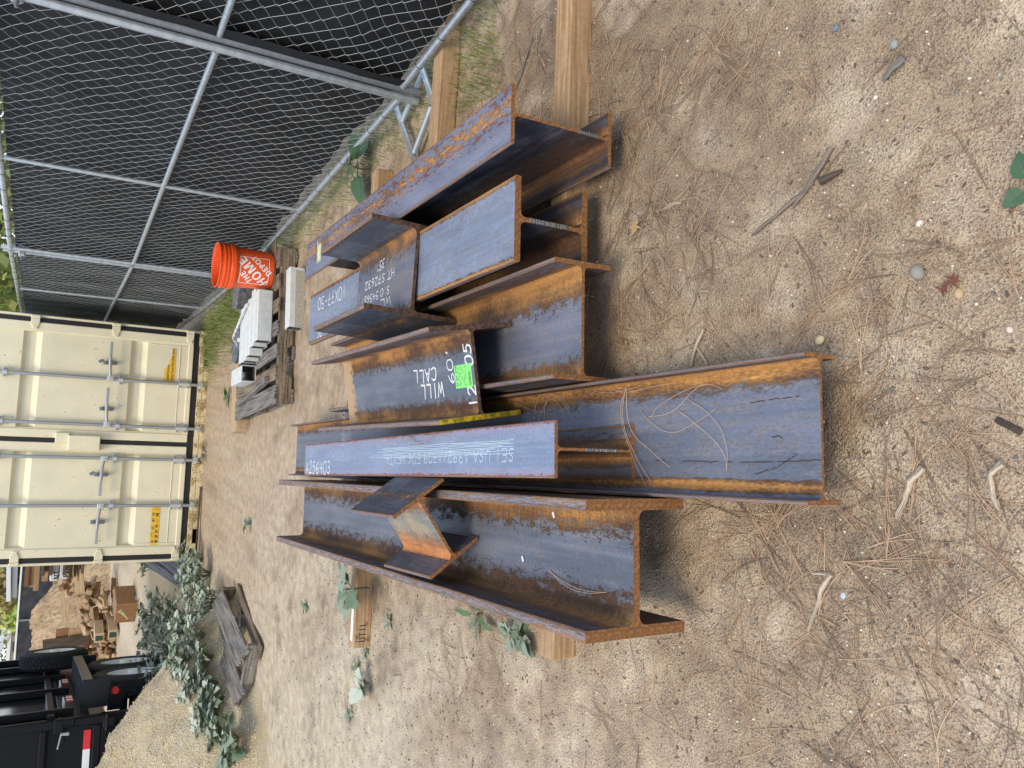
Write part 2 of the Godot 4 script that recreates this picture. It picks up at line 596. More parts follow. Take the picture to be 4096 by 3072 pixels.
	mat("leaf_red", lin(0.17, 0.06, 0.04), 0.8)

	# earth: grain and small specks, toned by vertex colours
	var e1 := noise_bytes(301, 1024, 1024, 0.012, 5)
	var e2 := noise_bytes(302, 1024, 1024, 0.11, 3)
	var e3 := noise_bytes(303, 1024, 1024, 0.22, 2)
	var hd := PackedByteArray()
	hd.resize(1024 * 1024)
	var cdta := PackedByteArray()
	cdta.resize(1024 * 1024 * 3)
	var gd := PackedByteArray()
	gd.resize(1024 * 1024 * 3)
	var i3 := 0
	for p in 1024 * 1024:
		var a := e1[p] / 255.0
		var b := e2[p] / 255.0
		var f := e3[p] / 255.0
		var k := 0.86 + 0.20 * (a - 0.5) + 0.30 * (b - 0.5) + 0.24 * (f - 0.5)
		var r := k
		var g := k * (0.985 + 0.03 * (a - 0.5))
		var bl := k * (0.97 + 0.10 * (b - 0.5))
		if f > 0.78 and b > 0.5:
			var q := minf((f - 0.74) * 6.0, 0.8)
			r = lerpf(r, 1.0, q)
			g = lerpf(g, 0.99, q)
			bl = lerpf(bl, 0.97, q)
		elif f < 0.22:
			var q := minf((0.22 - f) * 5.0, 0.6)
			r = lerpf(r, 0.30, q)
			g = lerpf(g, 0.30, q)
			bl = lerpf(bl, 0.33, q)
		cdta[i3] = int(clampf(r, 0, 1) * 255)
		cdta[i3 + 1] = int(clampf(g, 0, 1) * 255)
		cdta[i3 + 2] = int(clampf(bl, 0, 1) * 255)
		# gravel: the same grain, more contrast
		var kk := 0.82 + 0.62 * (f - 0.5) + 0.4 * (b - 0.5)
		gd[i3] = int(clampf(kk, 0, 1) * 255)
		gd[i3 + 1] = int(clampf(kk * 0.985, 0, 1) * 255)
		gd[i3 + 2] = int(clampf(kk * (0.95 + 0.12 * (a - 0.5)), 0, 1) * 255)
		i3 += 3
		hd[p] = int(clampf(0.5 + 0.5 * (a - 0.5) + 0.5 * (b - 0.5) + 0.3 * (f - 0.5), 0, 1) * 255)
	var et := ImageTexture.create_from_image(Image.create_from_data(1024, 1024, false, Image.FORMAT_RGB8, cdta))
	var ht := ImageTexture.create_from_image(Image.create_from_data(1024, 1024, false, Image.FORMAT_L8, hd))
	var gt := ImageTexture.create_from_image(Image.create_from_data(1024, 1024, false, Image.FORMAT_RGB8, gd))
	var earth := mat("earth", Color(1, 1, 1), 0.95)
	earth.albedo_texture = et
	earth.vertex_color_use_as_albedo = true
	earth.uv1_scale = Vector3(0.9, 0.9, 1)
	earth.heightmap_enabled = true
	earth.heightmap_texture = ht
	earth.heightmap_scale = 0.9
	var gravel := mat("gravel", Color(1, 1, 1), 0.95)
	gravel.albedo_texture = gt
	gravel.vertex_color_use_as_albedo = true
	gravel.uv1_scale = Vector3(0.62, 0.62, 1)
	gravel.heightmap_enabled = true
	gravel.heightmap_texture = ht
	gravel.heightmap_scale = 1.2


# ---------------------------------------------------------------- ground

func pile_h(x: float, z: float) -> float:
	# the gravel heap: a ridge that runs left from near the container's corner
	var ridge := (-1.98 - x) * 1.28
	if x < -2.29:
		ridge = 0.40 + (-2.29 - x) * 0.60
	if x < -3.0:
		ridge = minf(0.826 + (-3.0 - x) * 0.38, 1.36)
	var zr := -6.95 + 0.10 * sin(x * 2.0)
	var d := maxf(absf(z - zr) - 0.12, 0.0)
	var h := ridge - (0.55 if z > zr else 1.2) * d
	return 0.5 * (h + sqrt(h * h + 0.02)) - 0.045


func gh(x: float, z: float) -> float:
	var k := clampf((Vector2(x, z) - Vector2(0.1, -2.6)).length() / 2.2 - 0.35, 0.35, 1.6)
	var h := hn.get_noise_2d(x, z) * 0.022 * k + hn.get_noise_2d(x * 5.0 + 40.0, z * 5.0) * 0.009
	if z < -12.0:
		h += minf((-12.0 - z) * 0.004, 0.1)
	return h


func earth_tone(x: float, z: float) -> Color:
	var a := tone.get_noise_2d(x, z)
	var b := tone.get_noise_2d(x * 3.1 + 9.0, z * 3.1 - 4.0)
	var c := Color(0.455, 0.345, 0.228).lerp(Color(0.60, 0.47, 0.325), clampf(0.45 + a * 1.1 + b * 0.5, 0, 1))
	# damp dark soil under the needle litter by the fence
	var w := clampf(1.0 - (Vector2(x, z) - Vector2(1.25, -2.35)).length() / 0.95 + b * 0.5, 0, 1)
	c = c.lerp(Color(0.25, 0.19, 0.13), w * 0.75)
	w = clampf(1.0 - (Vector2(x, z) - Vector2(0.6, -1.72)).length() / 0.5 + b * 0.4, 0, 1)
	c = c.lerp(Color(0.30, 0.23, 0.155), w * 0.65)
	# pale grit on the left
	w = clampf((-0.75 - x) * 0.8 + (z + 2.0) * -0.12 + a * 0.9, 0, 1) * clampf((-z - 1.6) * 0.9, 0, 1)
	c = c.lerp(Color(0.68, 0.60, 0.44), w * 0.85)
	# gravel washed down from the heap
	w = clampf((-1.2 - x) * 0.8 + a * 0.6, 0, 1) * clampf((-z - 3.0) * 0.6 + b * 0.4, 0, 1)
	c = c.lerp(Color(0.72, 0.61, 0.42), w * 0.8)
	# worn sandy yard in front of the container
	w = clampf((-z - 4.3) * 0.5, 0, 1) * clampf((x + 2.4) * 1.2, 0, 1)
	c = c.lerp(Color(0.66, 0.50, 0.34).lerp(Color(0.58, 0.45, 0.31), clampf(b + 0.4, 0, 1)), w * 0.85)
	# chalky blotches
	if b > 0.16:
		c = c.lerp(Color(0.74, 0.63, 0.47), clampf((b - 0.16) * 2.0, 0, 0.5))
	if b < -0.26:
		c = c.lerp(Color(0.25, 0.19, 0.13), clampf((-0.26 - b) * 2.2, 0, 0.6))
	return c


func lines(lo: float, a: float, b: float, hi: float, fine: float) -> Array:
	var r := []
	var x := a
	while x < b:
		r.append(x)
		x += fine
	r.append(b)
	var s := fine
	x = b
	while x < hi:
		s *= 1.25
		x += s
		r.append(minf(x, hi))
	s = fine
	x = a
	while x > lo:
		s *= 1.25
		x -= s
		r.push_front(maxf(x, lo))
	return r


func sheet(xs: Array, zs: Array, h: Callable, col: Callable) -> ArrayMesh:
	var nx := xs.size()
	var nz := zs.size()
	var v := PackedVector3Array()
	var n := PackedVector3Array()
	var t := PackedVector2Array()
	var c := PackedColorArray()
	for z in zs:
		for x in xs:
			var y: float = h.call(x, z)
			v.push_back(Vector3(x, y, z))
			var e := 0.01
			n.push_back(Vector3(y - h.call(x + e, z), e, y - h.call(x, z + e)).normalized())
			t.push_back(Vector2(x, z))
			c.push_back(col.call(x, z))
	var ix := PackedInt32Array()
	for j in nz - 1:
		for i in nx - 1:
			var p := j * nx + i
			ix.append_array(PackedInt32Array([p, p + 1, p + nx + 1, p, p + nx + 1, p + nx]))
	var a := []
	a.resize(Mesh.ARRAY_MAX)
	a[Mesh.ARRAY_VERTEX] = v
	a[Mesh.ARRAY_NORMAL] = n
	a[Mesh.ARRAY_TEX_UV] = t
	a[Mesh.ARRAY_COLOR] = c
	a[Mesh.ARRAY_INDEX] = ix
	var m := ArrayMesh.new()
	m.add_surface_from_arrays(Mesh.PRIMITIVE_TRIANGLES, a)
	return m


func ground() -> void:
	var m := sheet(lines(-70, -2.4, 1.8, 70, 0.035), lines(-90, -5.2, -0.6, 25, 0.035), gh, earth_tone)
	m.surface_set_material(0, M.earth)
	kind(put_mesh("ground", m, self), "structure")

	var xs := []
	var zs := []
	for i in 100:
		xs.append(-7.0 + 0.06 * i)
	for i in 90:
		zs.append(-8.4 + 0.05 * i)
	var hf := func(x: float, z: float) -> float:
		var y := pile_h(x, z)
		y += (hn.get_noise_2d(x * 2.0, z * 2.0) * 0.05 + hn.get_noise_2d(x * 9.0, z * 9.0) * 0.014) * clampf(pile_h(x, z) * 4.0, 0.05, 1.0)
		return y
	var pc := func(x: float, z: float) -> Color:
		var a := tone.get_noise_2d(x * 2.5, z * 2.5)
		return Color(0.70, 0.60, 0.42).lerp(Color(0.60, 0.49, 0.32), clampf(0.4 + a * 1.4, 0, 1))
	m = sheet(xs, zs, hf, pc)
	m.surface_set_material(0, M.gravel)
	kind(put_mesh("gravel_hill", m, self), "structure")

	# mound of excavated soil far behind
	xs = []
	zs = []
	for i in 180:
		xs.append(-11.0 + 0.05 * i)
	for i in 110:
		zs.append(-23.0 + 0.05 * i)
	hf = func(x: float, z: float) -> float:
		var top := 1.40 if x < -6.1 else 1.40 - (x + 6.1) * 0.50
		top = clampf(top, -0.3, 1.5)
		var d := maxf(absf(z + 20.6) - 0.3, 0.0)
		return top - d * 0.62 + hn.get_noise_2d(x * 0.9, z * 0.9) * 0.10 + hn.get_noise_2d(x * 4.0, z * 4.0) * 0.07 + hn.get_noise_2d(x * 11.0, z * 11.0) * 0.04
	pc = func(x: float, z: float) -> Color:
		return Color(0.72, 0.53, 0.33).lerp(Color(0.54, 0.37, 0.22), clampf(0.4 + tone.get_noise_2d(x * 2.0, z * 2.0) * 1.5, 0, 1))
	m = sheet(xs, zs, hf, pc)
	m.surface_set_material(0, M.gravel)
	kind(put_mesh("soil_hill", m, self), "structure")


func scatter(called: String, m: Mesh, spots: Array, cols: Array, label: String, category: String) -> void:
	var mm := MultiMesh.new()
	mm.transform_format = MultiMesh.TRANSFORM_3D
	mm.use_colors = true
	mm.mesh = m
	mm.instance_count = spots.size()
	for i in spots.size():
		mm.set_instance_transform(i, spots[i])
		mm.set_instance_color(i, cols[i])
	var o := MultiMeshInstance3D.new()
	o.multimesh = mm
	named(o, called, self)
	tag(o, label, category)
	kind(o, "stuff")


func rand_basis() -> Basis:
	return Basis.from_euler(Vector3(rng.randf() * TAU, rng.randf() * TAU, rng.randf() * TAU))


func litter() -> void:
	# pebbles
	var g := G.new()
	g.blob(Transform3D(), Vector3(1, 0.75, 0.85), 0.16, rng, 4, 6)
	var pebble := mesh_of([[g, M.stone]])
	var spots := []
	var cols := []
	for i in 15000:
		var near := i < 9000
		var z := -0.6 - 4.4 * pow(rng.randf(), 1.2) if near else rng.randf_range(-9.0, -2.2)
		var x := rng.randf_range(-1.2, 1.2) * (0.35 + 0.36 * -z) if near else rng.randf_range(-4.4, -0.7)
		if not near and x > -1.2 and rng.randf() < 0.6:
			continue
		var s := 0.0012 + 0.0032 * pow(rng.randf(), 4.0) + (0.0012 if not near else 0.0)
		var q := rng.randf()
		var c := Color(0.62, 0.55, 0.43)
		if q < 0.15:
			c = Color(0.66, 0.60, 0.50)
		elif q < 0.45:
			c = Color(0.17, 0.165, 0.165)
		elif q < 0.6:
			c = Color(0.34, 0.27, 0.20)
		c = c * rng.randf_range(0.75, 1.1)
		spots.append(Transform3D(rand_basis().scaled(Vector3.ONE * s), Vector3(x, gh(x, z) + s * 0.35, z)))
		cols.append(c)
	scatter("pebbles", pebble, spots, cols, "small pale and dark pebbles strewn over the bare earth", "pebbles")
	spots = []
	cols = []
	for i in 26000:
		var x := rng.randf_range(-4.6, -1.5)
		var z := rng.randf_range(-7.1, -4.4)
		var y := pile_h(x, z)
		if y < 0.02:
			continue
		y += (hn.get_noise_2d(x * 2.0, z * 2.0) * 0.05 + hn.get_noise_2d(x * 9.0, z * 9.0) * 0.014) * clampf(pile_h(x, z) * 4.0, 0.05, 1.0)
		var s := 0.0035 + 0.004 * rng.randf() * rng.randf()
		var c := Color(0.66, 0.56, 0.40) if rng.randf() < 0.7 else Color(0.42, 0.34, 0.23)
		if rng.randf() < 0.12:
			c = Color(0.80, 0.76, 0.66)
		spots.append(Transform3D(rand_basis().scaled(Vector3.ONE * s), Vector3(x, y + s * 0.3, z)))
		cols.append(c * rng.randf_range(0.8, 1.05))
	scatter("gravel", pebble, spots, cols, "coarse tan gravel grains on the heap by the trailer", "gravel")

	# pine needles: bundles of three and a mat of broken bits
	var ng := G.new()
	for i in 3000:
		var q := rng.randf()
		var x := 0.0
		var z := 0.0
		if q < 0.22:
			x = rng.randf_range(0.75, 1.6)
			z = rng.randf_range(-3.1, -1.2)
		elif q < 0.36:
			x = rng.randf_range(0.1, 0.95)
			z = rng.randf_range(-1.98, -1.5)
		elif q < 0.47:
			x = rng.randf_range(-0.45, 0.35)
			z = rng.randfn(-1.0, 0.16)
		elif q < 0.58:
			x = rng.randf_range(-0.75, -0.2)
			z = rng.randf_range(-1.4, -0.75)
		else:
			z = -0.55 - 3.6 * pow(rng.randf(), 1.1)
			x = rng.randf_range(-1.0, 1.0) * (0.4 + 0.36 * -z)
		var l := rng.randf_range(0.10, 0.22)
		var k := 1 + rng.randi() % 3
		if i > 950:
			l = rng.randf_range(0.012, 0.05)
			k = 1
		var dir := rng.randf() * TAU
		var tonec := Color(0.34, 0.215, 0.13).lerp(Color(0.60, 0.42, 0.27), rng.randf())
		if rng.randf() < 0.3:
			tonec = Color(0.24, 0.17, 0.115)
		for j in k:
			needle(ng, Vector3(x, 0, z), dir + rng.randf_range(-0.14, 0.14) * j, l * rng.randf_range(0.85, 1.0), rng.randfn(0, 1.6), tonec * rng.randf_range(0.85, 1.15), 0.0008)
	var o := put("pine_needles", [[ng, M.needle]])
	tag(o, "dry brown pine needles strewn and matted over the earth", "pine needles")
	kind(o, "stuff")

	# crumbs of soil and dark specks of bark
	var b := G.new()
	b.box(Transform3D(), Vector3(2.0, 0.5, 0.8), 0.1)
	var chip := mesh_of([[b, M.stone]])
	spots = []
	cols = []
	for i in 5000:
		var z := -0.6 - 4.0 * pow(rng.randf(), 1.2)
		var x := rng.randf_range(-1.2, 1.2) * (0.35 + 0.36 * -z)
		var s := rng.randf_range(0.0015, 0.006)
		spots.append(Transform3D(Basis.from_euler(Vector3(rng.randf_range(-0.3, 0.3), rng.randf() * TAU, 0)).scaled(Vector3.ONE * s), Vector3(x, gh(x, z) + s * 0.3, z)))
		cols.append(Color(0.10, 0.07, 0.05).lerp(Color(0.45, 0.36, 0.25), rng.randf() * rng.randf()))
	scatter("debris", chip, spots, cols, "brown chips of bark and dead twigs among the needles", "bark chips")


func needle(g: G, p: Vector3, dir: float, l: float, bend: float, c: Color, r: float) -> void:
	g.col = c
	var pts := []
	var rads := []
	var a := dir
	var q := p
	var m := 6 if l > 0.06 else 2
	for i in m + 1:
		pts.append(Vector3(q.x, gh(q.x, q.z) + r + 0.002 + 0.004 * absf(sin(dir * 7.0 + i)), q.z))
		rads.append(r * (1.0 if i < m else 0.5))
		q += Vector3(sin(a), 0, cos(a)) * (l / m)
		a += bend * l / m * 2.0
	g.tube(pts, rads, 3, false)


# ---------------------------------------------------------------- steel beams

const GLYPH := {
	"0": [[1, 0, 0, 1.5, 0, 4.5, 1, 6, 2.6, 6, 3.4, 4.5, 3.4, 1.5, 2.4, 0, 1, 0]],
	"1": [[1.6, 0, 1.6, 6]],
	"2": [[0.2, 4.8, 1, 6, 2.6, 6, 3.2, 4.8, 2.6, 3.2, 0.2, 0, 3.6, 0.3]],
	"3": [[0.3, 5.4, 1.6, 6, 3, 5.2, 2.6, 3.6, 1.4, 3.2, 2.8, 2.8, 3.2, 1.2, 2, 0, 0.2, 0.6]],
	"4": [[0.6, 6, 0.3, 3, 3.4, 3], [2.8, 6, 2.6, 0]],
	"5": [[3.2, 6, 0.8, 6, 0.6, 3.6, 2.2, 3.9, 3.3, 2.6, 2.8, 0.6, 1.4, 0, 0.2, 0.5]],
	"6": [[2.8, 6, 1, 4.4, 0.2, 2, 0.8, 0.3, 2.2, 0, 3.2, 1.2, 2.8, 2.6, 1.4, 2.9, 0.3, 1.8]],
	"7": [[0.2, 6, 3.2, 6, 1.2, 0], [0.8, 3, 3, 3.2]],
	"8": [[1.8, 3.2, 0.6, 4.4, 1, 5.8, 2.4, 6, 3, 4.8, 1.8, 3.2, 0.3, 1.8, 0.8, 0.2, 2.4, 0, 3.3, 1.4, 1.8, 3.2]],
	"9": [[3.2, 4.4, 2.4, 3, 0.9, 3.2, 0.4, 4.8, 1.4, 6, 2.8, 5.8, 3.2, 4.4, 2.6, 0]],
	"A": [[0, 0, 1.7, 6, 3.4, 0], [0.7, 2.2, 2.8, 2.2]],
	"C": [[3.4, 5, 2.4, 6, 1, 5.6, 0.2, 3.4, 0.4, 1, 1.6, 0, 3.4, 0.8]],
	"D": [[0.3, 0, 0.3, 6, 2, 5.8, 3.4, 4, 3.2, 1.4, 2, 0, 0.3, 0]],
	"E": [[3.2, 6, 0.4, 6, 0.3, 0, 3.3, 0], [0.4, 3.1, 2.6, 3.1]],
	"H": [[0.3, 0, 0.3, 6], [3.2, 0, 3.2, 6], [0.3, 3, 3.2, 3.1]],
	"I": [[1.6, 0, 1.6, 6]],
	"L": [[0.5, 6, 0.3, 0.2, 3.0, 0]],
	"N": [[0.3, 0, 0.3, 6, 3.2, 0, 3.2, 6]],
	"O": [[1, 0, 0, 1.5, 0.1, 4.5, 1.2, 6, 2.8, 5.8, 3.6, 4, 3.2, 1.2, 2, 0, 1, 0]],
	"P": [[0.3, 0, 0.3, 6, 2.6, 5.8, 3.2, 4.4, 2.4, 3, 0.3, 2.9]],
	"R": [[0.3, 0, 0.3, 6, 2.6, 5.8, 3.2, 4.4, 2.4, 3.1, 0.3, 3, 3.3, 0]],
	"S": [[3.3, 5.2, 2.2, 6, 0.8, 5.4, 0.8, 3.8, 2.6, 2.6, 3, 1.2, 2, 0, 0.3, 0.5]],
	"T": [[0, 6, 3.6, 6], [1.8, 6, 1.7, 0]],
	"U": [[0.3, 6, 0.3, 1.2, 1.6, 0, 3, 0.8, 3.3, 6]],
	"V": [[0, 6, 1.7, 0, 3.4, 6]],
	"W": [[0, 6, 0.9, 0, 1.9, 4.4, 3, 0, 3.9, 6]],
	"X": [[0, 0, 3.2, 6], [0, 6, 3.2, 0]],
	"Y": [[0, 6, 1.6, 3, 3.2, 6], [1.6, 3, 1.5, 0]],
	"M": [[0.1, 0, 0.5, 6, 1.9, 2, 3.2, 6, 3.6, 0]],
	"'": [[1.4, 6.4, 1.1, 4.8]],
	"\"": [[0.9, 6.4, 0.7, 5], [2.1, 6.4, 1.9, 5]],
	"-": [[0.4, 2.8, 2.8, 3.2]],
	".": [[1.3, 0, 1.7, 0.3]],
	"/": [[0.3, 0, 2.8, 6]],
}


# handwriting laid on a surface: x of the frame runs along the line, y up the letters, z out of the surface
func handwriting(text: String, x: Transform3D, height: float, width: float, parent: Node, material: String, called := "chalk_writing", slant := 0.0, wide := 1.0) -> void:
	var g := G.new()
	var k := height / 6.0
	width *= 0.78
	var pen := 0.0
	for ch in text:
		if not GLYPH.has(ch):
			pen += 2.6
			continue
		var lift := rng.randf_range(-0.3, 0.3)
		for s in GLYPH[ch]:
			var pts := []
			for i in s.size() / 2:
				var py: float = s[i * 2 + 1] + lift
				pts.append(Vector3((s[i * 2] + pen + py * slant + rng.randf_range(-0.1, 0.1)) * k * wide, (py + rng.randf_range(-0.1, 0.1)) * k, 0))
			stroke(g, x, pts, width)
		pen += 4.5
	put(called, [[g, M[material]]], parent)


func stroke(g: G, x: Transform3D, pts: Array, width: float) -> void:
	for i in pts.size() - 1:
		var d: Vector3 = pts[i + 1] - pts[i]
		if d.length() < 1e-6:
			continue
		var w0 := width * rng.randf_range(0.38, 0.6)
		var w1 := width * rng.randf_range(0.38, 0.6)
		var sd := Vector3(-d.y, d.x, 0).normalized()
		var e := d.normalized() * width * 0.3
		var up := Vector3(0, 0, 0.0006 + 0.00008 * (i % 3))
		g.xquad(x, pts[i] - e + sd * w0 + up, pts[i] - e - sd * w0 + up, pts[i + 1] + e - sd * w1 + up, pts[i + 1] + e + sd * w1 + up, Vector3(0, 0, 1))


# one rolled beam. depth d, flange width bf; standing (web upright) or lying (web level)
func beam(label: String, x: Transform3D, L: float, d: float, bf: float, tf: float, tw: float, lying: bool, mm: Dictionary, called := "steel_beam", group := "steel beams stacked on the skids") -> Node3D:
	var root := thing(called, label, "steel beam", x, group)
	var pos := func(s: float, t: float, a: float) -> Vector3:
		return Vector3(s - d * 0.5, t + bf * 0.5, -a) if lying else Vector3(t, s, -a)
	var dirv := func(s: float, t: float) -> Vector3:
		return Vector3(s, t, 0) if lying else Vector3(t, s, 0)
	for side in 2:
		# profile of a flange, from the outer face round; s measured from its own outer face
		var r := 0.003
		var hb := bf * 0.5
		var prof := [[0.0, -hb + r], [0.0, hb - r], [r, hb], [tf - r, hb], [tf, hb - r], [tf, -hb + r], [tf - r, -hb], [r, -hb]]
		var go := G.new()
		var gi := G.new()
		var gt := G.new()
		var ge := G.new()
		var S := func(s: float) -> float: return s if side == 0 else d - s
		for i in 8:
			var p = prof[i]
			var q = prof[(i + 1) % 8]
			var g: G = go if i == 0 else (gi if i == 4 else gt)
			var nrm := Vector2(-1 if i == 0 else (1 if i == 4 else 0), 1 if i < 4 and i > 0 else (-1 if i > 4 else 0))
			if i in [1, 7]:
				nrm.x = -1
			if i in [3, 5]:
				nrm.x = 1
			if side == 1:
				nrm.x = -nrm.x
			var va: float = p[1] / bf + 0.5
			var vb: float = q[1] / bf + 0.5
			if g == gt:
				va = 0.1 + 0.8 * p[0] / tf
				vb = 0.1 + 0.8 * q[0] / tf
			g.quad(pos.call(S.call(p[0]), p[1], 0.0), pos.call(S.call(p[0]), p[1], L), pos.call(S.call(q[0]), q[1], L), pos.call(S.call(q[0]), q[1], 0.0), dirv.call(nrm.x, nrm.y), Vector2(0, va), Vector2(1, va), Vector2(1, vb), Vector2(0, vb))
		for e in 2:
			var a := L * e
			var o := Vector3(0, 0, 1 if e == 0 else -1)
			ge.quad(pos.call(S.call(0.0), -hb + r, a), pos.call(S.call(0.0), hb - r, a), pos.call(S.call(tf), hb - r, a), pos.call(S.call(tf), -hb + r, a), o)
			for sg in [-1.0, 1.0]:
				ge.quad(pos.call(S.call(0.0), sg * (hb - r), a), pos.call(S.call(r), sg * hb, a), pos.call(S.call(tf - r), sg * hb, a), pos.call(S.call(tf), sg * (hb - r), a), o)
		var outer: String = mm.out1 if side == 1 else mm.out0
		var endm: String = mm.get("end1" if side == 1 else "end0", mm.get("end", "cut_end"))
		put("flange", [[go, M[outer]], [gi, M[mm.inn]], [gt, M[mm.get("tip", "flange_tip")]], [ge, M[endm]]], root)
	# web with its fillets
	var rf: float = mm.get("rf", 0.016)
	var wp := []
	for i in 6:
		var a := PI * 0.5 * i / 5.0
		wp.append([tf + rf * (1.0 - cos(a)) * 1.0, tw * 0.5 + rf * (1.0 - sin(a))])
	var back := wp.duplicate()
	back.reverse()
	for q in back:
		wp.append([d - q[0], q[1]])
	var gw := G.new()
	var ge2 := G.new()
	for i in wp.size() - 1:
		var p = wp[i]
		var q = wp[i + 1]
		for sg in [-1.0, 1.0]:
			var ns: float = -(q[1] - p[1])
			var nt: float = (q[0] - p[0])
			var va: float = p[0] / d
			var vb: float = q[0] / d
			gw.quad(pos.call(p[0], p[1] * sg, 0.0), pos.call(p[0], p[1] * sg, L), pos.call(q[0], q[1] * sg, L), pos.call(q[0], q[1] * sg, 0.0), dirv.call(ns, nt * sg), Vector2(0, va), Vector2(1, va), Vector2(1, vb), Vector2(0, vb))
		for e in 2:
			ge2.quad(pos.call(p[0], p[1], L * e), pos.call(p[0], -p[1], L * e), pos.call(q[0], -q[1], L * e), pos.call(q[0], q[1], L * e), Vector3(0, 0, 1 if e == 0 else -1))
	put("web", [[gw, M[mm.web]], [ge2, M[mm.get("end", "cut_end")]]], root)
	return root


# the ragged silver edge a torch leaves on a web end, from s0 to s1 of the depth
func torch_cut(root: Node3D, d: float, bf: float, tw: float, lying: bool, s0: float, s1: float) -> void:
	var g := G.new()
	var s := s0
	while s < s1:
		var w := rng.randf_range(0.003, 0.006)
		var p := Vector3(s - d * 0.5, bf * 0.5, 0) if lying else Vector3(0, s, 0)
		var sz := Vector3(w, tw * rng.randf_range(0.96, 1.16), 0.006) if lying else Vector3(tw * rng.randf_range(0.96, 1.16), w, 0.006)
		g.box(T(p + Vector3(0, 0, rng.randf_range(-0.0012, 0.0012)), 0, 0, rng.randf_range(-0.12, 0.12)), sz, 0.001)
		s += w
	put("torch_cut", [[g, M.torch_silver]], root)


func bx(q: Array) -> Transform3D:
	# x, y, z, yaw, tilt, roll as fitted: a = along, r = right, u = up
	var a := Vector3(sin(q[3]) * cos(q[4]), sin(q[4]), -cos(q[3]) * cos(q[4]))
	var r := Vector3(cos(q[3]), 0, sin(q[3]))
	var u := r.cross(a)
	var r2: Vector3 = r * cos(q[5]) + u * sin(q[5])
	var u2: Vector3 = u * cos(q[5]) - r * sin(q[5])
	return Transform3D(Basis(r2, u2, -a), Vector3(q[0], q[1], q[2]))


# frames for writing on a face at height y of a beam: "far" lines read away from the camera, "near" towards it, "across" to the right
func face(y: float, r: float, a: float, how: String) -> Transform3D:
	var p := Vector3(r, y, -a)
	if how == "far":
		return Transform3D(Basis(Vector3(0, 0, -1), Vector3(-1, 0, 0), Vector3(0, 1, 0)), p)
	if how == "near":
		return Transform3D(Basis(Vector3(0, 0, 1), Vector3(1, 0, 0), Vector3(0, 1, 0)), p)
	return Transform3D(Basis(Vector3(1, 0, 0), Vector3(0, 0, -1), Vector3(0, 1, 0)), p)


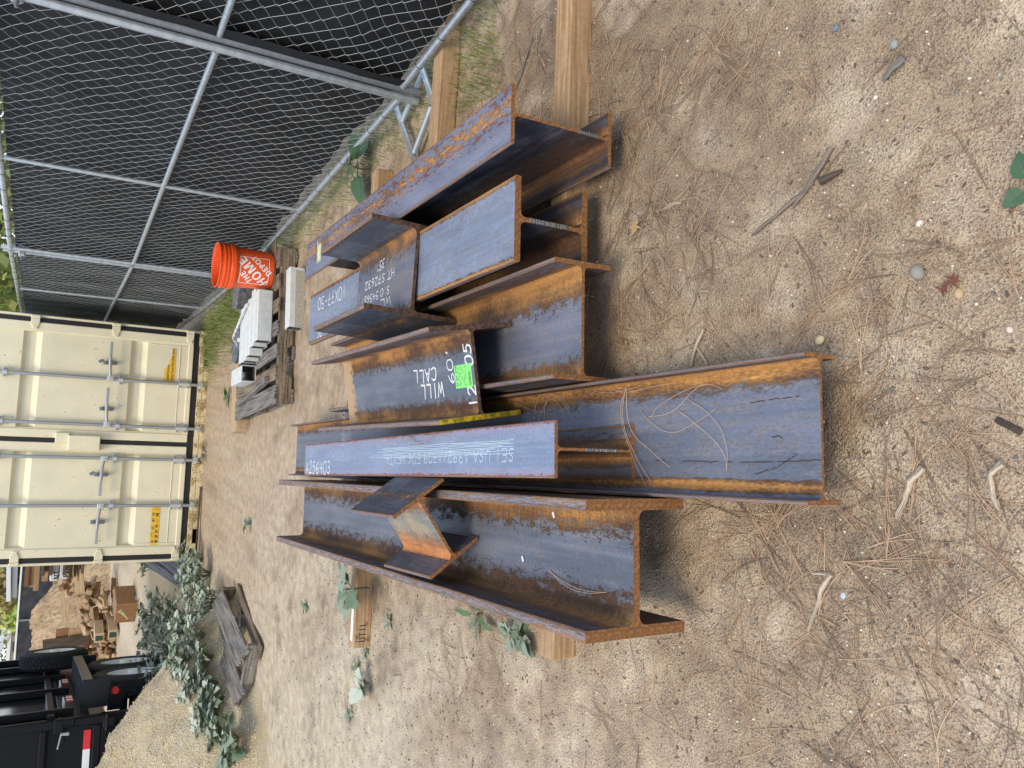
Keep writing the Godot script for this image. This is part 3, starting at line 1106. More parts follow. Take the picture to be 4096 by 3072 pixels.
func beams() -> void:
	# 1: the heavy beam on the left, lying on its side
	var b := beam("heavy rusty beam lying on its side, leftmost, with a short offcut on it", bx([-.410, .089, -1.44, -.127, -.004, 0]), 2.782, .322, .297, .027, .018, true, {"out0": "flange_in_dark", "out1": "flange_in_dark", "inn": "flange_in_dark", "web": "web_one", "rf": 0.02})
	# 2: the longest, lying, reaching nearest to the camera
	b = beam("longest thin flanged beam, lying with its end nearest the camera", bx([-.041, .087, -1.035, -.123, .005, -.003]), 3.705, .301, .096, .009, .0065, true, {"out0": "flange_in", "out1": "flange_in", "inn": "flange_in_dark", "web": "web_two", "rf": 0.012})
	for e in [[[-.062, .0], [-.066, .12], [-.066, .30], [-.060, .55]], [[-.092, .17], [-.078, .11], [-.062, .08], [-.048, .055]], [[.068, .05], [.066, .12], [.060, .20]], [[-.018, .09], [-.012, .105], [-.014, .125]]]:
		var sg := G.new()
		var sp := []
		for i in e.size() - 1:
			for k in 8:
				var u := k / 8.0
				sp.append(Vector3(lerpf(e[i][0], e[i + 1][0], u) + rng.randf_range(-.0012, .0012), lerpf(e[i][1], e[i + 1][1], u), 0))
		for i in sp.size() - 1:
			if rng.randf() < .8:
				stroke(sg, face(.048 + .0034, 0, 0, "across"), [sp[i], sp[i + 1]], .0022)
		put("scratch", [[sg, M.rust_dark]], b)
	# 3: the narrow upright beam that stands in the trough of the longest
	b = beam("narrow upright beam marked A256403 standing inside the longest beam", bx([-.150, .141, -1.597, -.135, .008, -.001]), 2.07, .2515, .142, .010, .0075, false, {"out0": "flange_slate", "out1": "flange_lilac", "inn": "flange_in", "web": "web_dark", "rf": 0.011})
	handwriting("A256403", face(.2515, -.064, 2.05, "near"), .054, .0055, b, "chalk", "chalk_writing", 0.0, 1.28)
	handwriting("12/1/21", face(.2515, .045, 1.53, "across"), .03, .002, b, "chalk_thin")
	handwriting("SEI USA A992/A709 E06 WEATH", face(.2515, .006, .19, "far"), .034, .0035, b, "chalk_thin", "mill_marking", 0.0, 1.38)
	var g := G.new()
	for i in 9:
		var y := -0.026 + 0.0045 * i
		var pts := []
		for k in 14:
			pts.append(Vector3(k * 0.07, y + rng.randf_range(-0.001, 0.001) + 0.0012 * sin(k * 0.8 + i), 0))
		stroke(g, face(.2519, .003, .19 + (0.02 * i if i % 2 else 0.0), "far"), pts, .0016)
	put("chalk_strikeout", [[g, M.chalk_thin]], b)
	torch_cut(b, .2515, .142, .0075, false, .06, .16)
	# 5: lying under the WILL CALL piece
	b = beam("lying beam with wide orange rust bands under the WILL CALL piece", bx([.192, .09, -1.807, -.115, -.003, 0]), 1.985, .338, .196, .014, .010, true, {"out0": "flange_slate", "out1": "flange_slate", "inn": "flange_in", "web": "web_five"})
	# 4: WILL CALL
	b = beam("short lying beam chalked WILL CALL with a green label and yellow painted flange end", bx([.052, .178, -2.172, -.107, .014, .158]), 1.155, .299, .293, .016, .0115, true, {"out0": "flange_slate", "out1": "flange_slate", "inn": "flange_in", "web": "web_four", "end1": "cut_dark", "end0": "cut_yellow", "end": "cut_dark", "tip": "flange_tip"})
	var fy := .293 / 2 + .0058
	handwriting("WILL", face(fy, -.018, .222, "far"), .048, .008, b, "chalk", "chalk_writing", 0.05, 1.3)
	handwriting("CALL", face(fy, .038, .262, "far"), .044, .008, b, "chalk", "chalk_writing", 0.05, 1.5)
	handwriting("60'", face(fy, -.026, .137, "across"), .040, .0065, b, "chalk", "chalk_writing", 0.0, 1.5)
	handwriting("12", face(fy, -.108, .005, "across"), .05, .0085, b, "chalk")
	handwriting("05", face(fy, .022, .004, "across"), .048, .0085, b, "chalk", "chalk_writing", 0.15)
	var lb := G.new()
	var lx := Transform3D(Basis(Vector3(1, 0, 0), Vector3(0, 0, -1), Vector3(0, 1, 0)), Vector3(-.0075, fy + .0012, -.073))
	lb.box(lx, Vector3(.074, .114, .0006), 0.0)
	var ln := G.new()
	for row in 7:
		var cx := -.030
		while cx < .030:
			var w := rng.randf_range(.002, .007)
			if rng.randf() < 0.8 - 0.05 * row:
				ln.box(Transform3D(lx.basis, lx * Vector3(cx + w * 0.5, .046 - .0105 * row, .0004)), Vector3(w, .0045 if row == 0 else .0026, .0004), 0.0)
			cx += w + .0016
	var cx2 := -.030
	while cx2 < .012:
		var w := rng.randf_range(.0008, .0026)
		ln.box(Transform3D(lx.basis, lx * Vector3(cx2, -.042, .0004)), Vector3(w, .015, .0004), 0.0)
		cx2 += w + .0018
	var lab := put("label", [[lb, M.label_green]], b)
	lab.set_meta("label", "bright green shipping label with barcode")
	put("print", [[ln, M.ink]], lab)
	# 6: upright, W10x77
	b = beam("upright beam chalked 10X77-50 with a broad blue top flange", bx([.476, .09, -1.959, -.116, .001, 0]), 2.015, .257, .254, .021, .0135, false, {"out0": "flange_slate", "out1": "flange_blue", "inn": "flange_in_dark", "web": "web_dark", "rf": 0.017})
	handwriting("10X77-50", face(.257, .084, 1.475, "far"), .058, .0065, b, "chalk", "chalk_writing", -0.08, 1.2)
	handwriting("35", face(.257, -.06, 1.80, "far"), .05, .006, b, "chalk")
	torch_cut(b, .257, .254, .0135, false, .075, .205)
	# the H piece that straddles 6
	b = beam("short H piece chalked HT S72632 straddling the 10X77-50 beam", bx([.371, .183, -2.617, -.115, 0, -.053]), .592, .340, .358, .019, .0125, true, {"out0": "flange_slate", "out1": "flange_slate", "inn": "flange_slate", "web": "web_crosspiece", "end": "cut_dark", "rf": 0.018})
	fy = .358 / 2 + .0063
	handwriting("WL", face(fy, -.060, .204, "far"), .036, .005, b, "chalk", "chalk_writing", -0.1, 2.2)
	handwriting("S.O 545681", face(fy, -.016, .225, "far"), .030, .0045, b, "chalk", "chalk_writing", -0.1, 1.45)
	handwriting("HT S72632", face(fy, .046, .190, "far"), .033, .005, b, "chalk", "chalk_writing", -0.12, 1.52)
	handwriting("35\"", face(fy, .108, .300, "far"), .038, .005, b, "chalk", "chalk_writing", 0.0, 1.0)
	# 7: upright at the right
	b = beam("tall upright beam on the right with patches of rust along its top", bx([.734, .09, -1.873, -.117, .002, 0]), 1.928, .342, .172, .0125, .0095, false, {"out0": "flange_slate", "out1": "flange_patched", "inn": "flange_in_dark", "web": "web_dark", "rf": 0.014})
	torch_cut(b, .342, .172, .0095, false, .05, .12)
	g = G.new()
	for i in 7:
		stroke(g, face(.342, -.05 + rng.randf_range(-.012, .02), 1.70 + i * .008, "across"), [Vector3(0, 0, 0), Vector3(.09 + rng.randf_range(-.02, .02), rng.randf_range(-.006, .006), 0)], .006)
	put("chalk_mark", [[g, M.chalk_yellow]], b)
	# the rolled offcut that leans in 1
	var q := bx([-.463, .40, -2.2, -.124, .041, -.968])
	q.origin -= q.basis.y * .119
	b = beam("small H offcut tipped over and leaning inside the leftmost beam", q, .342, .238, .203, .012, .0095, false, {"out0": "flange_slate", "out1": "flange_slate", "inn": "flange_slate", "web": "web_offcut", "rf": 0.014, "end": "cut_end"}, "steel_offcut", "")


func timber(label: String, p: Vector3, q: Vector3, w: float, h: float, m: String, group := "timber skids under the beams") -> Node3D:
	var x := along(p, q)
	var o := thing("timber_skid", label, "timber", Transform3D(x.basis, x.origin - x.basis.y * h * 0.5), group)
	var g := G.new()
	g.box(at(0, h * 0.5, 0), Vector3((q - p).length(), h, w), 0.005, Vector2(rng.randf() * 3.0, rng.randf()))
	put("post", [[g, M[m]]], o)
	return o


func timbers() -> void:
	var h := 0.0885
	timber("long nearest timber skid crossing under the front ends of the beams", Vector3(-.837, h / 2 - .004, -2.02), Vector3(1.75, h / 2 - .003, -2.245), .088, h, "fir")
	timber("short timber skid beneath the chain link fence at the upper right", Vector3(.55, h / 2 - .003, -3.20), Vector3(1.95, h / 2 + .0, -3.205), .088, h, "fir")
	var t := timber("far timber skid stamped UTIL under the far ends of the beams", Vector3(-1.365, h / 2 - .004, -3.735), Vector3(1.048, h / 2 - .002, -3.91), .088, h, "fir")
	# stamp on the front face at the left end, and white paint on the top
	var L := (Vector3(-1.365, 0, -3.735) - Vector3(1.048, 0, -3.91)).length()
	var x := Transform3D(Basis(), Vector3(-L / 2 + .03, .028, .0447))
	handwriting("UTIL", x, .034, .0055, t, "ink", "stamp")
	handwriting("S DRY", Transform3D(Basis(), Vector3(-L / 2 + .03, .068, .0447)), .012, .002, t, "ink", "stamp")
	handwriting("WCLIB", Transform3D(Basis(), Vector3(-L / 2 + .03, .010, .0447)), .012, .002, t, "ink", "stamp")
	var g := G.new()
	g.box(at(-L / 2 + .13, h + .0006, .01), Vector3(.2, .0012, .026), 0.0)
	put("paper_tag", [[g, M.paper_white]], t)


# ---------------------------------------------------------------- fence

func pipe(called: String, a: Vector3, b: Vector3, r: float, m: String, parent: Node) -> MeshInstance3D:
	var g := G.new()
	g.tube([a, b], [r, r], 12)
	return put(called, [[g, M[m]]], parent)


func fence_panel(label: String, p: Vector2, q: Vector2, mids: Array, yb: float, ym: float, yt: float, posts: Array, sag: float) -> Node3D:
	# in the panel's frame x runs from p to q, z away from the yard
	var d := (q - p).normalized()
	var L := (q - p).length()
	var x := Transform3D(Basis(Vector3(d.x, 0, d.y), Vector3.UP, Vector3(-d.y, 0, d.x)), Vector3(p.x, 0, p.y))
	if (x.basis.z).dot(Vector3(1, 0, 0)) < 0.0:
		x.basis = Basis(Vector3(d.x, 0, d.y), Vector3.UP, Vector3(-d.y, 0, d.x))
	var out := 1.0 if x.basis.z.x > 0.0 else -1.0
	var o := thing("chain_link_fence", label, "fence", x, "chain link panels along the right side")
	pipe("bottom_rail", Vector3(0, yb, 0), Vector3(L, yb, 0), .0165, "galvanised", o)
	pipe("middle_rail", Vector3(0.02, ym, 0), Vector3(L - .02, ym, 0), .0145, "galvanised", o)
	pipe("top_rail", Vector3(0, yt, 0), Vector3(L, yt, 0), .0175, "galvanised", o)
	for e in posts:
		pipe("post", Vector3(e[0], yb - e[3], 0.001), Vector3(e[0], yt + e[2], 0.001), e[1], "galvanised_dull" if e[1] > .018 else "galvanised", o)
	# ties
	var g := G.new()
	for yy in [[yb, .0165], [yt, .0175]]:
		var s := 0.2
		while s < L - 0.1:
			var ring := []
			var rr := []
			for k in 9:
				var a := TAU * k / 8.0
				ring.append(Vector3(s + 0.006 * sin(a), yy[0] + cos(a) * (yy[1] + .002), sin(a) * (yy[1] + .002)))
				rr.append(.0015)
			g.tube(ring, rr, 4, false)
			s += rng.randf_range(0.17, 0.32)
	put("tie_wire", [[g, M.tie_wire]], o)
	# the woven wire: every strand a zigzag
	var w := G.new()
	var step := 0.0430
	var r := 0.00135
	var strands := int(L / step)
	var rows := int((yt - yb) / step)
	var wob := noise(700 + int(L * 10), 0.7, 2)
	for i in strands:
		var prev := Vector3.ZERO
		for k in rows + 1:
			var s := (i + (k + i) % 2) * step
			var odd := (k + i) % 2
			var y := yb + .012 + (yt - yb - .02) * k / rows
			var f := Vector3(s + wob.get_noise_2d(s * 3.0, y * 3.0) * 0.018 + 0.003 * (1 if odd else -1), y + wob.get_noise_2d(s * 3.0 + 50.0, y * 3.0) * 0.02, out * (0.006 + 0.002 * (1 if (k + i) % 4 < 2 else -1) + wob.get_noise_2d(s * 2.0, y * 2.0 + 90.0) * 0.012))
			if k > 0:
				_wire(w, prev, f, r)
			prev = f
	var wm := put("wire_mesh", [[w, M.wire]], o)
	kind(wm, "stuff")
	# the dark screen cloth hung on the far side
	var c := G.new()
	var bil := noise(800 + int(L * 10), 0.9, 3)
	var nx := int(L / 0.06)
	var ny := 26
	var P := func(i: int, j: int) -> Vector3:
		var s := -0.10 + (L + 0.20) * i / nx
		var lo := yb + 0.008 + sag * (0.5 + 0.5 * sin(s * 1.7)) + 0.03 * bil.get_noise_1d(s * 9.0)
		var y := lerpf(lo, yt - 0.03, float(j) / ny)
		return Vector3(s, y, out * (0.03 + clampf(minf(s, L - s) * 4.0, 0.1, 1.0) * 0.035 * (0.5 + bil.get_noise_2d(s * 1.5, y * 1.5)) + 0.008 * bil.get_noise_2d(s * 12.0, y * 3.0)))
	for i in nx:
		for j in ny:
			var a: Vector3 = P.call(i, j)
			var b: Vector3 = P.call(i + 1, j)
			var e: Vector3 = P.call(i + 1, j + 1)
			var f: Vector3 = P.call(i, j + 1)
			c.quad(a, b, e, f, Vector3(0, 0, -out), Vector2(a.x, a.y), Vector2(b.x, b.y), Vector2(e.x, e.y), Vector2(f.x, f.y))
	put("screen_cloth", [[c, M.screen]], o)
	return o


func _wire(g: G, a: Vector3, b: Vector3, r: float) -> void:
	var d := (b - a).normalized()
	var u := Vector3(0, 0, 1)
	var v := d.cross(u).normalized()
	var o := [u, v, -u, -v]
	for k in 4:
		var m: Vector3 = o[k]
		var q: Vector3 = o[(k + 1) % 4]
		g.tri(a + m * r, a + q * r, b + q * r, m, q, q)
		g.tri(a + m * r, b + q * r, b + m * r, m, q, m)


func fence() -> void:
	var yb := 0.123
	var ym := 0.947
	var yt := 1.775
	var B := Vector2(1.311, -3.533)
	var D := Vector2(.721, -6.982)
	var A := Vector2(1.352, -3.52)
	var dA := Vector2(.2164, .976).normalized()
	var o := fence_panel("nearest fence panel of galvanised chain link with dark screen, cut off by the frame", A, A + dA * 3.6, [], yb, ym, yt, [[0.0, .020, .03, .09], [1.8, .0145, 0, 0], [3.6, .020, .03, .0]], 0.0)
	o.set_meta("label", "nearest chain link fence panel with dark screen, starting at the doubled post")
	fence_panel("second chain link fence panel, from the doubled post to the clamped post behind the bucket", B, D, [], yb, ym, yt, [[0.0, .018, .02, .09], [1.68, .0135, 0, 0], [3.48, .0165, .06, .03]], 0.035)
	var E := Vector2(.544, -8.752)
	var dE := (E - D).normalized()
	fence_panel("farthest chain link fence panel, running behind the cream container", D + dE * 0.03, D + dE * 3.6, [], yb, ym, yt, [[0.04, .0165, .05, .03], [1.76, .0135, 0, 0], [3.56, .0165, .05, 0]], 0.03)
	# clamps where panels meet
	for e in [[Vector3(1.335, 1.66, -3.53), "steel clamp high on the doubled fence post"], [Vector3(.722, 1.70, -6.985), "steel clamp at the top of the far joined fence posts"]]:
		var c := thing("clamp", e[1], "pipe clamp", T(e[0], 0.2), "fence clamps")
		var g := G.new()
		g.box(T(Vector3(-.0, 0, .0)), Vector3(.105, .045, .052), 0.008)
		put("saddle", [[g, M.galvanised]], c)
		g = G.new()
		g.tube([Vector3(-.08, 0, 0), Vector3(-.045, 0, 0)], [.006, .006], 6)
		g.tube([Vector3(-.066, 0, 0), Vector3(-.054, 0, 0)], [.011, .011], 6)
		put("bolt", [[g, M.galvanised_dull]], c)
	# the flat pipe stand under the joint
	var s := thing("fence_stand", "flat galvanised pipe stand on the ground under the doubled fence post", "fence stand")
	var y := 0.045
	pipe("leg", Vector3(1.486, y, -3.50), Vector3(1.20, y, -3.27), .0165, "galvanised", s)
	pipe("leg", Vector3(1.375, y, -3.795), Vector3(1.025, y, -3.49), .0165, "galvanised", s)
	pipe("rung", Vector3(1.418, y, -3.464), Vector3(1.248, y, -3.684), .0155, "galvanised", s)
	pipe("rung", Vector3(1.233, y, -3.326), Vector3(1.057, y, -3.489), .0155, "galvanised", s)


# ---------------------------------------------------------------- container

func rot_box(c: Vector3, s: Vector3, bev := 0.004) -> G:
	var g := G.new()
	g.box(at(c.x, c.y, c.z), s, bev)
	return g


func container() -> void:
	var W := 2.438
	var H := 2.591
	var o := thing("shipping_container", "cream steel shipping container with closed doors and four lock rods", "container", T(Vector3(-2.1134, 0.0, -8.7789), .1109, 0, -0.009))
	var cream: StandardMaterial3D = M.cream
	# body: corrugated sides and roof
	var g := G.new()
	var n := 22
	for side in 2:
		g = G.new()
		for k in n:
			var z0 := -0.16 - 5.74 * k / n
			var dz := 5.74 / n
			var xo := 0.012 if side == 0 else W - 0.012
			var xi := 0.048 if side == 0 else W - 0.048
			var zs := [z0, z0 - dz * 0.3, z0 - dz * 0.5, z0 - dz * 0.8, z0 - dz]
			var xx := [xo, xo, xi, xi, xo]
			for i in 4:
				g.quad(Vector3(xx[i], .17, zs[i]), Vector3(xx[i + 1], .17, zs[i + 1]), Vector3(xx[i + 1], H - .08, zs[i + 1]), Vector3(xx[i], H - .08, zs[i]), Vector3(-1 if side == 0 else 1, 0, 0))
		put("side_wall", [[g, cream]], o)
	put("roof", [[rot_box(Vector3(W / 2, H - .05, -3.03), Vector3(W - .1, .03, 5.9)), cream]], o)
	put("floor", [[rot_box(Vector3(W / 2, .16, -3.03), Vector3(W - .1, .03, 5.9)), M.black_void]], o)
	put("rear_wall", [[rot_box(Vector3(W / 2, H / 2 + .05, -5.99), Vector3(W - .2, H - .3, .04)), cream]], o)
	for s in 2:
		var x := .014 if s == 0 else W - .014
		put("corner_post", [[rot_box(Vector3(x, H / 2, -.05), Vector3(.028, H - .236, .10), .006), cream]], o)
		put("bottom_side_rail", [[rot_box(Vector3(.03 if s == 0 else W - .03, .12, -3.03), Vector3(.05, .12, 5.7)), cream]], o)
		put("top_side_rail", [[rot_box(Vector3(.03 if s == 0 else W - .03, H - .06, -3.03), Vector3(.05, .08, 5.7)), cream]], o)
		put("corner_post", [[rot_box(Vector3(.05 if s == 0 else W - .05, H / 2, -6.0), Vector3(.1, H - .236, .10), .006), cream]], o)
		# castings with their oval holes
		for yy in [.059, H - .059]:
			casting(o, Vector3(.089 if s == 0 else W - .089, yy, .0), .178, .118)
	put("header", [[rot_box(Vector3(W / 2, H - .07, -.03), Vector3(W - .36, .12, .08), .006), cream]], o)
	# sill with its fork pockets
	var sill := []
	sill.append(rot_box(Vector3(W / 2, .085, -.02), Vector3(W - .36 - .0, .05, .10), .005))
	put("sill", [[sill[0], M.cream_dirty]], o)
	put("sill_face", [[rot_box(Vector3(W / 2 - .022, .028, -.02), Vector3(1.735, .064, .096), .004), M.cream_dirty]], o)
	put("pocket_shade", [[rot_box(Vector3(W / 2, .03, -.35), Vector3(W - .37, .055, .5), .0), M.black_void]], o)  # solid black box painted in as the shade inside the fork pockets
	# gaskets: bottom, sides, middle
	put("gasket", [[rot_box(Vector3(W / 2, .140, -.012), Vector3(W - .06, .056, .03), .004), M.rubber]], o)
	put("gasket", [[rot_box(Vector3(.052, 1.33, -.012), Vector3(.046, 2.33, .032), .004), M.rubber]], o)
	put("gasket", [[rot_box(Vector3(W - .052, 1.33, -.012), Vector3(.046, 2.33, .032), .004), M.rubber]], o)
	put("gasket", [[rot_box(Vector3(1.213, 1.33, -.014), Vector3(.042, 2.33, .032), .004), M.rubber]], o)
	# doors
	for s in 2:
		var x0 := .078 if s == 0 else 1.236
		var x1 := 1.190 if s == 0 else 2.362
		door(o, x0, x1, s)
		for yy in [.213, .924, 1.636, 2.35]:
			var hg := G.new()
			var hx := .05 if s == 0 else W - .05
			var dirx := 1.0 if s == 0 else -1.0
			for p in [[-.028, .032, .084], [.018, .058, .076], [.054, .024, .060], [.078, .03, .044]]:
				hg.box(at(hx + dirx * (p[0] + .004), yy, .022), Vector3(p[1], p[2], .028 if p[0] < 0 else .020), .007)
			put("hinge", [[hg, cream]], o)
	# lock box over the middle gap
	var lb := G.new()
	lb.box(at(1.195, 1.133, .052), Vector3(.145, .278, .085), .006)
	put("lock_box", [[lb, cream]], o)
	put("lock_box_tab", [[rot_box(Vector3(1.238, 1.325, .03), Vector3(.105, .12, .05), .006), cream]], o)
	# lock rods
	var k := 0
	for rx in [.579, 1.050, 1.380, 1.848]:
		lock_rod(o, rx, k)
		k += 1
	# stickers
	sticker_english(o)
	sticker_chinese(o)


func casting(o: Node3D, c: Vector3, w: float, h: float) -> void:
	# a face plate with an oval hole, box behind
	var g := G.new()
	var n := 24
	var z := c.z + .004
	for k in n:
		var a0 := TAU * k / n
		var a1 := TAU * (k + 1) / n
		var e := func(a: float) -> Vector3: return Vector3(c.x + .040 * cos(a), c.y + .024 * sin(a), z)
		var r := func(a: float) -> Vector3:
			var m := maxf(absf(cos(a)) / (w / 2), absf(sin(a)) / (h / 2))
			return Vector3(c.x + cos(a) / m, c.y + sin(a) / m, z)
		g.quad(e.call(a0), e.call(a1), r.call(a1), r.call(a0), Vector3(0, 0, 1))
		var i0: Vector3 = e.call(a0)
		var i1: Vector3 = e.call(a1)
		g.quad(i0, i1, i1 - Vector3(0, 0, .03), i0 - Vector3(0, 0, .03), Vector3(c.x, c.y, z) - i0)
	for sx in [-1.0, 1.0]:
		g.quad(Vector3(c.x + sx * w / 2, c.y - h / 2, z), Vector3(c.x + sx * w / 2, c.y + h / 2, z), Vector3(c.x + sx * w / 2, c.y + h / 2, z - .16), Vector3(c.x + sx * w / 2, c.y - h / 2, z - .16), Vector3(sx, 0, 0))
	for sy in [-1.0, 1.0]:
		g.quad(Vector3(c.x - w / 2, c.y + sy * h / 2, z), Vector3(c.x + w / 2, c.y + sy * h / 2, z), Vector3(c.x + w / 2, c.y + sy * h / 2, z - .16), Vector3(c.x - w / 2, c.y + sy * h / 2, z - .16), Vector3(0, sy, 0))
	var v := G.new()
	v.box(at(c.x, c.y, z - .1), Vector3(w - .03, h - .03, .12), 0.0)  # black box painted in as the shade behind the oval hole
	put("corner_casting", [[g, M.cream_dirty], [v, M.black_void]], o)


func door(o: Node3D, x0: float, x1: float, s: int) -> void:
	var d := Node3D.new()
	named(d, "door", o)
	var cx := (x0 + x1) / 2
	var w := x1 - x0
	# frame round the panel
	var f := G.new()
	var z := .012
	var e := .085
	f.box(at(x0 + e / 2, 1.333, z - .02), Vector3(e, 2.32, .05), .006)
	f.box(at(x1 - e / 2, 1.333, z - .02), Vector3(e, 2.32, .05), .006)
	f.box(at(cx, .195, z - .0205), Vector3(w - e * 2, .05, .05), .006)
	f.box(at(cx, 2.46, z - .0205), Vector3(w - e * 2, .066, .05), .006)
	put("frame", [[f, M.cream]], d)
	# panel with recessed horizontal corrugations
	var g := G.new()
	var xa := x0 + e - .002
	var xb := x1 - e + .002
	var prof := [[.215, .004]]
	for c in [.70, 1.65, 2.28]:
		prof.append([c - .085, .004])
		prof.append([c - .035, -.034])
		prof.append([c + .045, -.034])
		prof.append([c + .075, .004])
	prof.append([2.43, .004])
	for i in prof.size() - 1:
		var a = prof[i]
		var b = prof[i + 1]
		g.quad(Vector3(xa, a[0], a[1]), Vector3(xb, a[0], a[1]), Vector3(xb, b[0], b[1]), Vector3(xa, b[0], b[1]), Vector3(0, 0, 1))
	for xe in [xa + .012, xb - .012]:
		for i in prof.size() - 1:
			var a = prof[i]
			var b = prof[i + 1]
			g.quad(Vector3(xe, a[0], a[1]), Vector3(xe, b[0], b[1]), Vector3(xe, b[0], .006), Vector3(xe, a[0], .006), Vector3(1 if xe < cx else -1, 0, 0))
			g.quad(Vector3(xe, a[0], .006), Vector3(xe, b[0], .006), Vector3(xa if xe < cx else xb, b[0], .006), Vector3(xa if xe < cx else xb, a[0], .006), Vector3(0, 0, 1))
	put("panel", [[g, M.cream]], d)
	# seam bead low on the door, runs of rust
	var b2 := G.new()
	b2.tube([Vector3(xa + .03, .30, .006), Vector3(xb - .03, .30, .006)], [.004, .004], 6)
	put("weld_seam", [[b2, M.cream]], d)
	b2 = G.new()
	b2.tube([Vector3(xb - .03 if s == 1 else xa + .03, .24, .006), Vector3(xb - .03 if s == 1 else xa + .03, .58, .006)], [.004, .004], 6)
	put("weld_seam", [[b2, M.cream]], d)
	for i in 7:
		var st := G.new()
		var p := Vector3(rng.randf_range(xa, xb), rng.randf_range(.22, 2.0), .0062)
		st.box(T(p, 0, 0, rng.randf() * 3.0), Vector3(rng.randf_range(.006, .03), rng.randf_range(.002, .005), .0015), 0.0)
		put("scratch", [[st, M.rust_stain]], d)


func lock_rod(o: Node3D, rx: float, k: int) -> void:
	var d := Node3D.new()
	named(d, "lock_rod", o)
	var z := .052
	pipe("rod", Vector3(rx, .07, z), Vector3(rx, 2.5, z), .0168, "rod", d)
	for yy in [[.248, .115, .082], [.85, .046, .092], [1.85, .046, .092], [2.38, .115, .082]]:
		var g := G.new()
		g.box(at(rx, yy[0], .034), Vector3(yy[2], yy[1], .018), .004)
		g.tube([Vector3(rx, yy[0] - yy[1] * .46, z), Vector3(rx, yy[0] + yy[1] * .46, z)], [.0245, .0245], 14)
		put("bracket", [[g, M.rod_plate]], d)
		for sx in [-1.0, 1.0]:
			for sy in ([-1.0, 1.0] if yy[1] > .1 else [0.0]):
				var p := Vector3(rx + sx * (yy[2] / 2 - .011), yy[0] + sy * (yy[1] / 2 - .018), .046)
				g = G.new()
				g.tube([p, p + Vector3(0, 0, .008)], [.008, .006], 8)
				put("bolt", [[g, M.galvanised_dull]], d)
	# cam at the foot, in its keeper
	var c := G.new()
	c.box(T(Vector3(rx, .085, z)), Vector3(.046, .05, .03), .006)
	c.box(T(Vector3(rx - .02, .074, z - .008), 0, 0, .5), Vector3(.022, .05, .034), .006)
	c.box(T(Vector3(rx + .02, .074, z - .008), 0, 0, -.5), Vector3(.022, .05, .034), .006)
	put("cam", [[c, M.rod_plate]], d)
	var kp := G.new()
	kp.box(at(rx, .05, .034), Vector3(.09, .03, .02), .005)
	put("cam_keeper", [[kp, M.cream_dirty]], d)
	# handle: outwards on the right door, outwards on the left
	var sg := 1.0 if k >= 2 else -1.0
	var y := .955
	var h := G.new()
	h.box(at(rx + sg * .008, y - .012, z + .010), Vector3(.062, .062, .03), .006)
	h.tube([Vector3(rx + sg * .008, y - .012, z + .024), Vector3(rx + sg * .008, y - .012, z + .036)], [.011, .009], 8)
	put("handle_hub", [[h, M.rod_plate]], d)
	h = G.new()
	h.tube([Vector3(rx + sg * .03, y - .006, z + .018), Vector3(rx + sg * .10, y + .002, z + .026), Vector3(rx + sg * .18, y + .006, z + .032), Vector3(rx + sg * .23, y + .006, z + .03)], [.013, .014, .017, .012], 8)
	h.box(T(Vector3(rx + sg * .30, y + .005, z + .03), 0, 0, 0), Vector3(.15, .026, .012), .004)
	put("handle", [[h, M.rod]], d)
	h = G.new()
	var px := rx + sg * .165
	h.box(at(px, y + .004, .024), Vector3(.036, .125, .012), .012)
	h.tube([Vector3(px, y - .045, .028), Vector3(px, y - .045, .05)], [.017, .017], 10)
	h.tube([Vector3(px, y + .05, .028), Vector3(px, y + .05, .06)], [.017, .014], 10)
	if k % 2 == 1:
		h.box(T(Vector3(px + .012, y + .085, .05), 0, 0, .5), Vector3(.03, .05, .012), .006)
	put("handle_catch", [[h, M.galvanised_dull]], d)


func flat_text(text: String, size: float, bold: bool, depth := 0.0, spacing := 1.0) -> TextMesh:
	var t := TextMesh.new()
	var f := SystemFont.new()
	f.font_names = PackedStringArray(["Droid Sans"])
	f.font_weight = 700 if bold else 400
	t.font = f
	t.text = text
	t.font_size = 64
	t.pixel_size = size / 64.0
	t.depth = depth
	t.curve_step = 2.0
	return t


func sticker_english(o: Node3D) -> void:
	# torn along its upper edge
	var x := Transform3D(Basis.from_euler(Vector3(0, 0, 0.008)), Vector3(1.872, .341, .0075))
	var g := G.new()
	var top := [[0.0, .098], [.13, .098], [.145, .07], [.17, .062], [.19, .05], [.23, .056], [.25, .04], [.29, .034], [.315, .046], [.352, .03]]
	for i in top.size() - 1:
		var a = top[i]
		var b = top[i + 1]
		g.xquad(x, Vector3(a[0], 0, 0), Vector3(b[0], 0, 0), Vector3(b[0], b[1], 0), Vector3(a[0], a[1], 0), Vector3(0, 0, 1))
	var s := put("sticker", [[g, M.sticker_yellow]], o)
	var w := G.new()
	w.xquad(x, Vector3(.225, .056, .0004), Vector3(.25, .041, .0004), Vector3(.25, .062, .0006), Vector3(.228, .075, .0006), Vector3(0, 0, 1))
	w.xquad(x, Vector3(.292, .036, .0004), Vector3(.34, .036, .0004), Vector3(.346, .056, .0006), Vector3(.30, .058, .0006), Vector3(0, 0, 1))
	put("torn_paper", [[w, M.paper_white]], s)
	for q in [["Sealed! No entry", .055, .0], ["enter from the other door", .012, .0]]:
		var tm := flat_text(q[0], .034, true)
		tm.material = M.ink
		tm.horizontal_alignment = HORIZONTAL_ALIGNMENT_LEFT
		tm.vertical_alignment = VERTICAL_ALIGNMENT_BOTTOM
		var r := put_mesh("lettering", tm, s, Transform3D(x.basis.scaled(Vector3(.80, 1, 1)), x * Vector3(.008, q[1] - .008, .0008)))
		if q[1] > .03:
			r.transform.basis = x.basis.scaled(Vector3(.62, .9, 1))


